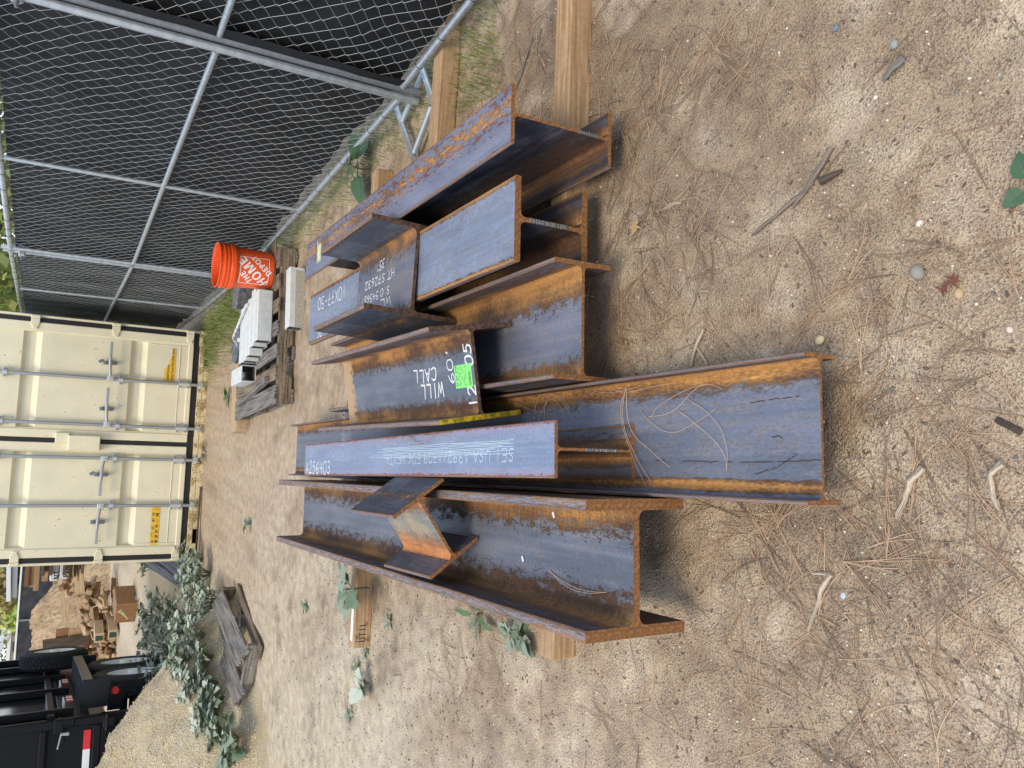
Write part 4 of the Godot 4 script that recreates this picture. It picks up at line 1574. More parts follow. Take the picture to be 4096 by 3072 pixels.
const HAN := [
	[[1, 5, 1, 1], [0, 1, 5, 1.4], [2.4, 5, 2.4, 1.2], [2.4, 3.2, 3.4, 3.4], [3.8, 5, 3.8, 1, 5.4, 1, 5.4, 2], [3.8, 3, 5.2, 3.8]],
	[[.6, 5.4, 1.3, 4.6], [.6, 4, .6, 0], [2, 5, 5.2, 5, 5.2, .4, 4.6, .4]],
	[[.6, 5, 4.6, 5, 4.6, 3, .8, 3], [.8, 4, .8, .6, 5.2, .6, 5.2, 1.6]],
	[[.4, 4.6, 3, 4.6], [1.6, 5.6, 1.6, 3.2], [.2, 3.2, 3.2, 3.2], [.4, 1.8, 3, 1.8], [1.6, 2.8, 1.6, .4], [.2, .4, 3.2, .6], [3.4, 4, 5.8, 4], [4.9, 5.6, 4.9, .4, 4.3, .8], [3.9, 2.8, 4.3, 2.1]],
	[[1.4, 5.6, .2, 3.2], [1, 4, 1, 0], [3.6, 5.7, 4, 5], [2.2, 4.4, 5.6, 4.4], [2.4, 2.5, 5.4, 2.5], [3.9, 4.4, 3.9, .3], [2, .3, 5.8, .3]],
	[[.6, 5.4, 1.2, 4.8], [.2, 3.8, 1.2, 3.8, 1.2, .8, 2, 1.4], [2.2, 5, 5.6, 5], [2.4, 4.2, 5.4, 4.2], [2, 3.4, 5.8, 3.4], [3.9, 5.6, 3.9, 3.4], [2.8, 2.8, 2.8, 0], [2.8, 2.8, 5.2, 2.8, 5.2, .2], [2.8, 1.9, 5.2, 1.9], [2.8, 1.1, 5.2, 1.1]],
	[[1.4, 5.6, .2, 3.2], [1, 4, 1, 0], [2, 4.8, 5.8, 4.8], [2.6, 4, 5.2, 4, 5.2, 2.6, 2.6, 2.6, 2.6, 4], [3.9, 5.6, 3.9, 2.2, 2.2, 0], [2.6, 1.8, 5.8, 0]],
	[[1, 5.2, 1, 1.4, .3, 0], [1, 5.2, 5, 5.2, 5, .2, 4.4, .2], [1, 3.7, 5, 3.7], [1, 2.2, 5, 2.2], [3, 5.2, 3, .2]],
	[[1.2, 5.4, 4.8, 5.4, 4.8, 3.6, 1.2, 3.6, 1.2, 5.4], [.4, 2.6, 5.2, 2.6, 4.8, .2, 4.2, .4], [2.8, 3.4, 2.2, 1.2, .6, 0]],
	[[.2, 2.8, 5.8, 2.8]],
	[[1.2, 5.6, 1.4, 4.8], [.2, 4.4, 2.2, 4.4], [.6, 3.6, .8, 2.2], [1.9, 3.6, 1.6, 2], [.2, 1.4, 2.3, 1.8], [2.8, 5.2, 2.8, 4, 5.6, 4, 5.6, 5.2], [4.2, 5.8, 4.2, 4], [2.5, 3.2, 5.9, 3.2], [2.9, 2.4, 2.9, 0], [2.9, 2.4, 5.6, 2.4, 5.6, 0], [3.8, 2.4, 3.8, .4], [4.7, 2.4, 4.7, .4]],
	[[1, 1, 1.6, .2]],
	[[2, 5.4, 2, 2], [2, .6, 2, .2]],
]


func sticker_chinese(o: Node3D) -> void:
	var x := Transform3D(Basis.from_euler(Vector3(0, 0, 0.008)), Vector3(.172, .386, .0075))
	var g := G.new()
	for q in [[0, .155, .079], [.155, .175, .058], [.175, .225, .079], [.225, .245, .064], [.245, .384, .079]]:
		g.xquad(x, Vector3(q[0], 0, 0), Vector3(q[1], 0, 0), Vector3(q[1], q[2], 0), Vector3(q[0], q[2], 0), Vector3(0, 0, 1))
	var s := put("sticker", [[g, M.sticker_yellow]], o)
	var ink := G.new()
	var rows := [[[0, .012], [1, .088], [2, .158], [3, .236], [4, .296], [11, .352]], [[5, .012], [6, .066], [7, .12], [8, .174], [9, .228], [10, .288], [12, .352]]]
	for r in 2:
		for e in rows[r]:
			for st in HAN[e[0]]:
				var pts := []
				for i in st.size() / 2:
					pts.append(Vector3(e[1] + st[i * 2] * .0066, (.043 if r == 0 else .006) + st[i * 2 + 1] * .0052, .0004))
				stroke(ink, x, pts, .0036)
	put("lettering", [[ink, M.ink]], s)


# ---------------------------------------------------------------- pallet and what lies on it

func plank(called: String, parent: Node, a: Vector3, b: Vector3, w: float, h: float, m: String, bev := 0.003, up := Vector3.UP) -> MeshInstance3D:
	var g := G.new()
	g.box(along(a, b, up), Vector3((b - a).length(), h, w), bev, Vector2(rng.randf() * 4.0, rng.randf() * 2.0))
	return put(called, [[g, M[m]]], parent)


func notched(parent: Node, L: float, z: float, y0: float, y1: float, m: String) -> void:
	# a stringer with two lifting notches along its lower edge, x from 0 to L
	var g := G.new()
	var pts := [[0.0, y1], [0.0, y0]]
	for c in [L * .27, L * .73]:
		pts.append([c - .115, y0])
		for i in 5:
			var a := PI * .5 * i / 4.0
			pts.append([c - .115 + .02 * sin(a), y0 + .012 + .024 * (1.0 - cos(a)) + .0])
		for i in 5:
			var a := PI * .5 * (4 - i) / 4.0
			pts.append([c + .115 - .02 * sin(a), y0 + .012 + .024 * (1.0 - cos(a))])
		pts.append([c + .115, y0])
	pts.append([L, y0])
	pts.append([L, y1])
	for sz in [-.019, .019]:
		for i in pts.size() - 1:
			var a = pts[i]
			var b = pts[i + 1]
			if absf(a[0] - b[0]) > 1e-5:
				g.quad(Vector3(a[0], a[1], z + sz), Vector3(b[0], b[1], z + sz), Vector3(b[0], y1, z + sz), Vector3(a[0], y1, z + sz), Vector3(0, 0, sz), Vector2(a[0], a[1]), Vector2(b[0], b[1]), Vector2(b[0], y1), Vector2(a[0], y1))
	for i in pts.size():
		var a = pts[i]
		var b = pts[(i + 1) % pts.size()]
		var o := Vector3(b[1] - a[1], -(b[0] - a[0]), 0)
		g.quad(Vector3(a[0], a[1], z - .019), Vector3(b[0], b[1], z - .019), Vector3(b[0], b[1], z + .019), Vector3(a[0], a[1], z + .019), o, Vector2(a[0], 0), Vector2(b[0], 0), Vector2(b[0], .04), Vector2(a[0], .04))
	put("stringer", [[g, M[m]]], parent)


func hollow(g: G, gin: G, x: Transform3D, L: float, w: float, h: float, wall := 0.006) -> void:
	# square tube along x, open ends
	for k in 4:
		var a := PI * .5 * k
		var n := Vector3(0, cos(a), sin(a))
		var d := (h if k % 2 == 0 else w) * .5
		var e := (w if k % 2 == 0 else h) * .5
		var s := Vector3(0, -n.z, n.y)
		for q in [[d, e - .006, 1.0], [d - wall, e - wall, -1.0]]:
			(g if q[2] > 0.0 else gin).xquad(x, n * q[0] + s * q[1] - Vector3(L / 2, 0, 0), n * q[0] + s * q[1] + Vector3(L / 2, 0, 0), n * q[0] - s * q[1] + Vector3(L / 2, 0, 0), n * q[0] - s * q[1] - Vector3(L / 2, 0, 0), n * q[2])
		var n2 := -s
		var d2 := e
		g.xquad(x, n * d - s * (e - .006) - Vector3(L / 2, 0, 0), n * d - s * (e - .006) + Vector3(L / 2, 0, 0), n * (d - .006) - s * e + Vector3(L / 2, 0, 0), n * (d - .006) - s * e - Vector3(L / 2, 0, 0), n - s)
		for sx in [-1.0, 1.0]:
			var o := Vector3(sx * L / 2, 0, 0)
			g.xquad(x, n * d + s * (e - .004) + o, n * d - s * (e - .004) + o, n * (d - wall) - s * (e - wall) + o, n * (d - wall) + s * (e - wall) + o, Vector3(sx, 0, 0))


func pallet() -> void:
	var x := T(Vector3(-.255, 0.003, -5.42), .165)
	var p := thing("pallet", "weathered timber pallet carrying white posts and an orange bucket", "pallet", x)
	var W := 1.10
	var D := 1.25
	for z in [-.02, -D / 2, -D + .02]:
		notched(p, W, z, .022 if z > -.1 else .022, .118, "pallet_wood")
	for e in [[.062, .13], [.215, .10], [.37, .095], [.53, .10], [.69, .09], [.86, .10], [1.03, .13]]:
		plank("deck_board", p, Vector3(e[0], .1275, .008 + rng.randf_range(-.01, .01)), Vector3(e[0] - rng.randf_range(-.02, .03), .1275, -D - .01), e[1], .018, "gray_wood" if rng.randf() < .65 else "pallet_wood")
	for e in [.06, .36, .74, 1.04]:
		plank("bottom_board", p, Vector3(e, .012, -.0), Vector3(e, .012, -D), .095, .018, "gray_wood")
	# timber at its left, behind
	var t := thing("timber_block", "pale square timber lying behind the left end of the pallet", "timber", at(0, 0, 0))
	plank("post", t, Vector3(-.575, .065, -6.78), Vector3(.10, .065, -6.93), .20, .115, "fir_pale", .006)
	# batten lying across the deck
	t = thing("batten", "thin grey batten lying slantwise across the pallet's left end", "batten", at(0, 0, 0))
	plank("strip", t, Vector3(-.10, .158, -5.60), Vector3(-.33, .158, -6.50), .048, .036, "gray_wood")
	# post on the ground, leaning on the pallet
	t = thing("square_post", "white square post with a muddy side, on the ground before the pallet", "post", at(0, 0, 0), "square posts at the pallet")
	var g := G.new()
	var gi := G.new()
	hollow(g, gi, along(Vector3(.258, .060, -5.345), Vector3(.668, .060, -5.425)), .415, .102, .105)
	put("shell", [[g, M.post_white], [gi, M.post_inside_shade]], t)
	g = G.new()
	g.box(along(Vector3(.262, .040, -5.2925), Vector3(.664, .040, -5.3725)), Vector3(.40, .066, .0016), 0.0)
	put("mud_smear", [[g, M.post_muddy]], t)
	# the row of white posts on the deck
	var words := ["nearest of the white posts lying side by side on the pallet", "second white post from the front on the pallet", "third white post from the front on the pallet", "fourth white post from the front on the pallet", "rearmost of the white posts lying side by side on the pallet"]
	for i in 5:
		var z := -5.665 - .112 * i
		var xl: float = [.158, .118, .052, .012, -.006][i]
		var xr: float = [.520, .530, .47, .44, .41][i]
		t = thing("square_post", words[i], "post", at(0, 0, 0), "square posts at the pallet")
		g = G.new()
		gi = G.new()
		hollow(g, gi, along(Vector3(xl, .193, z + .01), Vector3(xr, .193, z - .055)), xr - xl, .097, .104)
		put("shell", [[g, M.post_white], [gi, M.post_inside_shade]], t)
	t = thing("square_post", "short white post turned end on, its open end to the camera", "post", at(0, 0, 0), "square posts at the pallet")
	g = G.new()
	gi = G.new()
	hollow(g, gi, along(Vector3(-.072, .193, -6.02), Vector3(-.125, .193, -6.38)), .36, .122, .105)
	put("shell", [[g, M.post_white], [gi, M.post_inside_shade]], t)
	t = thing("square_post", "stained grey post standing behind the bucket on the pallet", "post", at(0, 0, 0), "square posts at the pallet")
	g = G.new()
	gi = G.new()
	hollow(g, gi, along(Vector3(.43, .20, -6.42), Vector3(.60, .20, -6.40)), .19, .17, .12)
	put("shell", [[g, M.post_gray], [gi, M.post_inside_shade]], t)
	# packet and cord
	t = thing("plastic_packet", "crumpled grey plastic packet behind the white posts", "packet", at(0, 0, 0))
	g = G.new()
	var x2 := along(Vector3(.02, .20, -6.52), Vector3(.31, .20, -6.36))
	var n := 12
	var bump := noise(55, 14.0, 2)
	var P := func(i: int, j: int) -> Vector3:
		var a := TAU * j / 10.0
		var f := sin(PI * clampf(i / float(n), .06, .94))
		var r := 1.0 + .35 * bump.get_noise_2d(i * .35, j * .4)
		return x2 * Vector3((i / float(n) - .5) * .36, .045 * sin(a) * pow(f, .4) * r, .062 * cos(a) * pow(f, .3) * r)
	for i in n:
		for j in 10:
			var a: Vector3 = P.call(i, j)
			var b: Vector3 = P.call(i + 1, j)
			var c: Vector3 = P.call(i + 1, (j + 1) % 10)
			var d: Vector3 = P.call(i, (j + 1) % 10)
			g.quad(a, b, c, d, (a + c) * .5 - x2.origin)
	put("wrapper", [[g, M.plastic_gray]], t)
	t = thing("cord", "white twisted cord lying over the posts beside the packet", "cord", at(0, 0, 0))
	g = G.new()
	for s in 2:
		var pts := []
		var rr := []
		for i in 26:
			var f := i / 25.0
			var c := Vector3(.43, .262, -5.93).lerp(Vector3(.27, .262, -6.22), f) if f < .7 else Vector3(.318, .262, -6.133).lerp(Vector3(.19, .27, -6.30), (f - .7) / .3)
			var w := TAU * f * 7.0 + PI * s
			pts.append(c + Vector3(cos(w) * .006, sin(w) * .006, cos(w) * .004))
			rr.append(.0055)
		g.tube(pts, rr, 6)
	put("strand", [[g, M.cord_white]], t)
	g = G.new()
	g.tube([Vector3(.19, .27, -6.30), Vector3(.165, .27, -6.26), Vector3(.15, .262, -6.20), Vector3(.125, .262, -6.19)], [.005, .005, .005, .004], 6)
	put("tail", [[g, M.cord_white]], t)
	# thin board under the bucket
	t = thing("thin_board", "thin grey board on the pallet beneath the orange bucket", "board", at(0, 0, 0))
	plank("sheet", t, Vector3(.52, .143, -5.77), Vector3(.86, .143, -5.84), .30, .010, "brown_wood")
	# loose short block by the bucket's foot
	bucket()


func bucket() -> void:
	var c := Vector3(.672, .150, -5.775)
	var x := T(c, 0, 0.02, 0.015)
	var o := thing("bucket", "bright orange five gallon bucket with white stencilled square, on the pallet", "bucket", x)
	var g := G.new()
	var r0 := .131
	var r1 := .151
	var prof := [[0.0, .004], [r0 - .008, .0], [r0, .006]]
	for yy in [.06, .12, .18, .24]:
		prof.append([lerpf(r0, r1 - .004, yy / .37), yy])
	g.lathe(Transform3D(), prof + [[.147, .262]], 48)
	# ribs under the rim
	g.lathe(Transform3D(), [[.147, .262], [.157, .264], [.158, .268], [.1585, .292], [.156, .296], [.150, .297], [.150, .306], [.1565, .309], [.1565, .318], [.151, .320], [.151, .330], [.157, .333], [.157, .342], [.152, .345], [.152, .362], [.156, .364], [.157, .370], [.154, .373], [.149, .371], [.147, .36]], 48)
	put("shell", [[g, M.bucket_orange]], o)
	g = G.new()
	g.lathe(Transform3D(), [[.147, .36], [.1255, .02], [0.0, .018]], 48)
	put("inside", [[g, M.bucket_orange]], o)
	# the print: a square outline with three slanting lines of letters
	var face_a := atan2(-c.x, -c.z) # towards the camera, measured from +z
	face_a = atan2(-c.x, -c.z + 0.0)
	var dirc := Vector3(-c.x, 0, -c.z).normalized()
	var a0 := atan2(dirc.x, dirc.z) - 0.10
	var ym := .138
	var bend := func(s: float, t: float) -> Vector3:
		var y := ym + t
		var r := lerpf(r0, r1 - .004, y / .37) + .0009
		var a := a0 + s / r
		return Vector3(sin(a) * r, y, cos(a) * r)
	var w := G.new()
	var lines_ := [[-.098, -.098, .098, -.098], [.098, -.098, .098, .098], [.098, .098, -.098, .098], [-.098, .098, -.098, -.098]]
	for l in lines_:
		for i in 14:
			var p := Vector2(l[0], l[1]).lerp(Vector2(l[2], l[3]), i / 14.0)
			var q := Vector2(l[0], l[1]).lerp(Vector2(l[2], l[3]), (i + 1) / 14.0)
			var sd := (q - p).orthogonal().normalized() * .0022
			var A: Vector3 = bend.call(p.x + sd.x, p.y + sd.y)
			var B: Vector3 = bend.call(p.x - sd.x, p.y - sd.y)
			var C: Vector3 = bend.call(q.x - sd.x, q.y - sd.y)
			var D: Vector3 = bend.call(q.x + sd.x, q.y + sd.y)
			w.quad(A, B, C, D, Vector3(A.x, 0, A.z))
	put("printed_frame", [[w, M.print_white]], o)
	for e in [["THE", .052, Vector2(-.048, .052), 1.0], ["HOME", .082, Vector2(-.006, .006), .95], ["DEPOT", .052, Vector2(.046, -.046), 1.0]]:
		var tm := flat_text(e[0], e[1], true)
		tm.horizontal_alignment = HORIZONTAL_ALIGNMENT_CENTER
		tm.vertical_alignment = VERTICAL_ALIGNMENT_CENTER
		var arr := tm.get_mesh_arrays()
		var vs: PackedVector3Array = arr[Mesh.ARRAY_VERTEX]
		var ix = arr[Mesh.ARRAY_INDEX]
		w = G.new()
		var rot := Transform2D(0.80, Vector2(0, 0))
		var m: int = ix.size() if ix != null and ix.size() else vs.size()
		for i in range(0, m, 3):
			var t := []
			for j in 3:
				var v3: Vector3 = vs[ix[i + j]] if ix != null and ix.size() else vs[i + j]
				# sheared upright strokes, set on the slant
				t.append(rot * Vector2(v3.x * 1.05, v3.y * 1.05) + e[2])
			_bent(w, bend, t[0], t[1], t[2], 2)
		put("print", [[w, M.print_white]], o)
	# wire handle hanging at the back
	g = G.new()
	var pts := []
	var rr := []
	for i in 17:
		var a := PI * i / 16.0
		pts.append(Vector3(cos(a) * .160, .335 - sin(a) * .12, -sin(a) * .130))
		rr.append(.0022)
	g.tube(pts, rr, 6)
	put("bail", [[g, M.galvanised_dull]], o)


func _bent(g: G, bend: Callable, a: Vector2, b: Vector2, c: Vector2, lev: int) -> void:
	if lev == 0:
		var A: Vector3 = bend.call(a.x, a.y)
		var B: Vector3 = bend.call(b.x, b.y)
		var C: Vector3 = bend.call(c.x, c.y)
		var n := Vector3(A.x, 0, A.z).normalized()
		g.tri(A, B, C, n, n, n)
		return
	var ab := (a + b) * .5
	var bc := (b + c) * .5
	var ca := (c + a) * .5
	_bent(g, bend, a, ab, ca, lev - 1)
	_bent(g, bend, ab, b, bc, lev - 1)
	_bent(g, bend, ca, bc, c, lev - 1)
	_bent(g, bend, ab, bc, ca, lev - 1)


func old_pallet() -> void:
	var p := thing("broken_pallet", "broken grey pallet half buried at the foot of the gravel heap", "pallet", at(0, 0, 0))
	plank("slat", p, Vector3(-1.955, .135, -6.80), Vector3(-2.125, .125, -5.80), .14, .022, "gray_wood", .003, Vector3(.55, 1, .4))
	plank("slat", p, Vector3(-2.15, .16, -6.78), Vector3(-2.43, .115, -5.84), .13, .022, "gray_wood", .003, Vector3(.45, 1, .3))
	plank("stringer", p, Vector3(-2.035, .052, -5.82), Vector3(-2.56, .060, -5.965), .040, .095, "gray_wood")
	plank("stringer", p, Vector3(-1.97, .055, -6.30), Vector3(-2.40, .065, -6.42), .040, .095, "gray_wood")
	plank("stringer", p, Vector3(-1.88, .055, -6.80), Vector3(-2.25, .065, -6.90), .040, .095, "brown_wood")
	plank("bottom_board", p, Vector3(-1.86, .014, -6.66), Vector3(-2.085, .012, -5.76), .12, .018, "brown_wood")
	plank("loose_board", p, Vector3(-1.99, .030, -6.45), Vector3(-2.04, .090, -6.15), .09, .018, "gray_wood")


# ---------------------------------------------------------------- trailer

func trailer() -> void:
	var o := thing("dump_trailer", "black dump trailer behind the gravel heap, tailgate and right side showing", "trailer", T(Vector3(-3.01, 0.0, -7.3), deg_to_rad(13.0)))
	var g := rot_box(Vector3(-1.02, 1.52, -.03), Vector3(1.98, 1.10, .05), .006)
	var tg := put("tailgate", [[g, M.black_satin]], o)
	for e in [[Vector3(-1.02, 1.315, .022), Vector3(1.90, .05, .06)], [Vector3(-1.02, .93, .012), Vector3(1.90, .06, .07)], [Vector3(-1.02, 2.05, .022), Vector3(1.98, .06, .06)], [Vector3(-.46, 1.12, .012), Vector3(.05, .36, .05)]]:
		put("rail", [[rot_box(e[0], e[1], .008), M.black_satin]], tg)
	put("lower_panel", [[rot_box(Vector3(-1.02, 1.10, -.012), Vector3(1.94, .36, .03), .004), M.black_satin]], tg)
	put("bumper", [[rot_box(Vector3(-1.0, .78, -.02), Vector3(2.0, .26, .12), .01), M.black_satin]], o)
	g = G.new()
	var z := .002
	for i in 4:
		var x1 := -.112 - .150 * i
		var gg := rot_box(Vector3(x1 - .075, .998, z + .008), Vector3(.15, .052, .003), 0.0)
		var tp := put("reflective_tape", [[gg, M.tape_red if i % 2 == 0 else M.tape_white]], tg)
		tp.set_meta("label", "red reflective tape" if i % 2 == 0 else "white reflective tape")
	put("tape_bar", [[rot_box(Vector3(-.60, .998, -.008), Vector3(1.0, .10, .024), .003), M.black_satin]], tg)
	var tm := flat_text("er.com", .075, true)
	tm.material = M.paper_white
	tm.horizontal_alignment = HORIZONTAL_ALIGNMENT_RIGHT
	put_mesh("lettering", tm, o, at(-.10, .775, .0415))
	# corner post, latch and hinge
	g = G.new()
	g.box(at(-.035, 1.60, .015), Vector3(.075, 1.0, .09), .008)
	g.box(at(-.035, .90, .015), Vector3(.07, .42, .08), .008)
	put("corner_post", [[g, M.black_satin]], o)
	g = G.new()
	g.box(at(-.045, 1.21, .07), Vector3(.11, .07, .05), .006)
	g.box(at(-.02, 1.15, .075), Vector3(.05, .10, .04), .006)
	g.tube([Vector3(-.10, 1.185, .10), Vector3(-.155, 1.17, .115), Vector3(-.20, 1.19, .115)], [.009, .009, .008], 8)
	put("latch", [[g, M.black_satin]], o)
	g = G.new()
	g.tube([Vector3(-.105, 1.135, .10), Vector3(-.105, 1.195, .10)], [.014, .014], 8)
	g.tube([Vector3(-.105, 1.19, .10), Vector3(-.21, 1.21, .12)], [.007, .006], 8)
	put("latch_pin", [[g, M.rod]], o)
	g = G.new()
	g.box(at(-.06, .84, .06), Vector3(.09, .10, .05), .01)
	g.tube([Vector3(-.12, .86, .07), Vector3(.0, .86, .07)], [.018, .018], 10)
	put("hinge", [[g, M.black_satin]], o)
	# box side with its stakes
	var L := 4.4
	g = rot_box(Vector3(-.025, 1.75, -L / 2), Vector3(.02, 1.0, L), 0.002)
	var sd := put("box_side", [[g, M.black_gloss]], o)
	put("box_front", [[rot_box(Vector3(-1.02, 1.6, -L), Vector3(2.0, 1.2, .04)), M.black_satin]], o)
	put("box_side", [[rot_box(Vector3(-2.02, 1.6, -L / 2), Vector3(.03, 1.2, L)), M.black_gloss]], o)
	put("box_floor", [[rot_box(Vector3(-1.02, 1.06, -L / 2), Vector3(1.96, .06, L - .1)), M.black_satin]], o)
	for zz in [-.18, -1.42, -2.44, -3.52, -4.34]:
		put("stake", [[rot_box(Vector3(.018, 1.68, zz), Vector3(.066, 1.16, .07), .008), M.black_satin]], sd)
	put("side_rail", [[rot_box(Vector3(.004, 1.265, -L / 2), Vector3(.05, .06, L), .008), M.black_satin]], sd)
	put("side_rail", [[rot_box(Vector3(.01, 2.22, -L / 2), Vector3(.07, .07, L), .008), M.black_satin]], sd)
	put("frame_rail", [[rot_box(Vector3(-.03, 1.09, -L / 2), Vector3(.05, .22, L), .006), M.black_satin]], o)
	put("chassis", [[rot_box(Vector3(-1.0, .72, -L / 2 - .3), Vector3(.9, .22, L), .01), M.black_satin]], o)
	# reflectors under the stakes: grey gusset with striped tape
	for e in [-.52, -1.68]:
		var q := put("gusset", [[rot_box(Vector3(.035, 1.165, e), Vector3(.07, .012, .34), .004), M.rod_plate]], o)
		for i in 5:
			var t := put("reflective_tape", [[rot_box(Vector3(.075, 1.125, e - .14 + .07 * i), Vector3(.004, .05, .068), 0.0), M.tape_red if i % 2 == 0 else M.tape_white]], q)
			t.set_meta("label", "red reflective tape" if i % 2 == 0 else "white reflective tape")
	# fender of tread plate
	g = G.new()
	var za := -.36
	var zb := -2.35
	g.box(at(.115, 1.035, (za + zb) / 2), Vector3(.23, .012, za - zb), .003)
	g.box(T(Vector3(.115, .925, za + .015), 0, 0.06), Vector3(.23, .215, .010), .003)
	g.box(T(Vector3(.115, .925, zb - .04), 0, -.25), Vector3(.23, .23, .010), .003)
	g.box(at(.232, .995, (za + zb) / 2), Vector3(.010, .08, za - zb), .003)
	var fd := put("fender", [[g, M.tread_plate]], o)
	g = G.new()
	for i in 9:
		for j in 8:
			var p := Vector3(.02 + .026 * i, .832 + .025 * j, za + .022)
			g.box(T(p, 0, 0.06, .785 if (i + j) % 2 else -.785), Vector3(.020, .006, .004), .001)
	for i in 9:
		for j in 40:
			var p := Vector3(.02 + .026 * i, 1.0425, za - .03 - .05 * j)
			g.box(T(p, .785 if (i + j) % 2 else -.785), Vector3(.030, .004, .008), .001)
	put("tread_pattern", [[g, M.tread_plate]], fd)
	g = G.new()
	g.box(at(.06, .77, za + .01), Vector3(.20, .13, .012), .003)
	put("lamp_bracket", [[g, M.black_satin]], o)
	g = G.new()
	g.tube([Vector3(.12, .775, za + .015), Vector3(.12, .775, za + .035), Vector3(.12, .775, za + .042)], [.036, .036, .026], 20)
	put("tail_lamp", [[g, M.lens_red]], o)
	# wheels
	for zz in [-1.02, -1.92]:
		wheel(o, Vector3(.09, .56, zz), .39, .21)
	for zz in [-1.02, -1.92]:
		wheel(o, Vector3(-2.12, .56, zz), .39, .21)
	put("axle", [[rot_box(Vector3(-1.0, .56, -1.02), Vector3(2.1, .07, .07)), M.black_satin]], o)
	put("axle", [[rot_box(Vector3(-1.0, .56, -1.92), Vector3(2.1, .07, .07)), M.black_satin]], o)
	wheel(o, Vector3(.16, 1.20, -3.02), .335, .20, "spare_wheel")
	put("spare_bracket", [[rot_box(Vector3(.02, 1.2, -3.02), Vector3(.12, .12, .12)), M.black_satin]], o)


func wheel(o: Node3D, c: Vector3, r: float, w: float, called := "wheel") -> void:
	var n := Node3D.new()
	n.transform = Transform3D(Basis.from_euler(Vector3(0, 0, -PI / 2)), c)
	named(n, called, o)
	var g := G.new()
	g.lathe(Transform3D(), [[r * .60, -w / 2 + .02], [r * .66, -w / 2 + .005], [r * .86, -w / 2], [r * .95, -w / 2 + .02], [r, -w / 2 + .045], [r, w / 2 - .045], [r * .95, w / 2 - .02], [r * .86, w / 2], [r * .66, w / 2 - .005], [r * .60, w / 2 - .02]], 40)
	for row in [-.6, -.2, .2, .6]:
		for k in 40:
			var a := TAU * (k + (.5 if row in [-.2, .6] else 0.0)) / 40
			var b := Basis(Vector3(0, 1, 0), a)
			g.box(Transform3D(b, b * Vector3(0, row * w * .42, r + .002)), Vector3(r * .115, w * .15, .010), .002)
	put("tyre", [[g, M.tyre]], n)
	g = G.new()
	g.lathe(Transform3D(), [[r * .62, w / 2 - .012], [r * .60, w / 2 - .02], [r * .55, w / 2 - .07], [r * .45, w / 2 - .085], [r * .30, w / 2 - .055], [r * .16, w / 2 - .05], [r * .15, w / 2 - .01], [r * .13, w / 2], [0.0, w / 2]], 32)
	put("rim", [[g, M.rim_white]], n)


# ---------------------------------------------------------------- what lies far behind

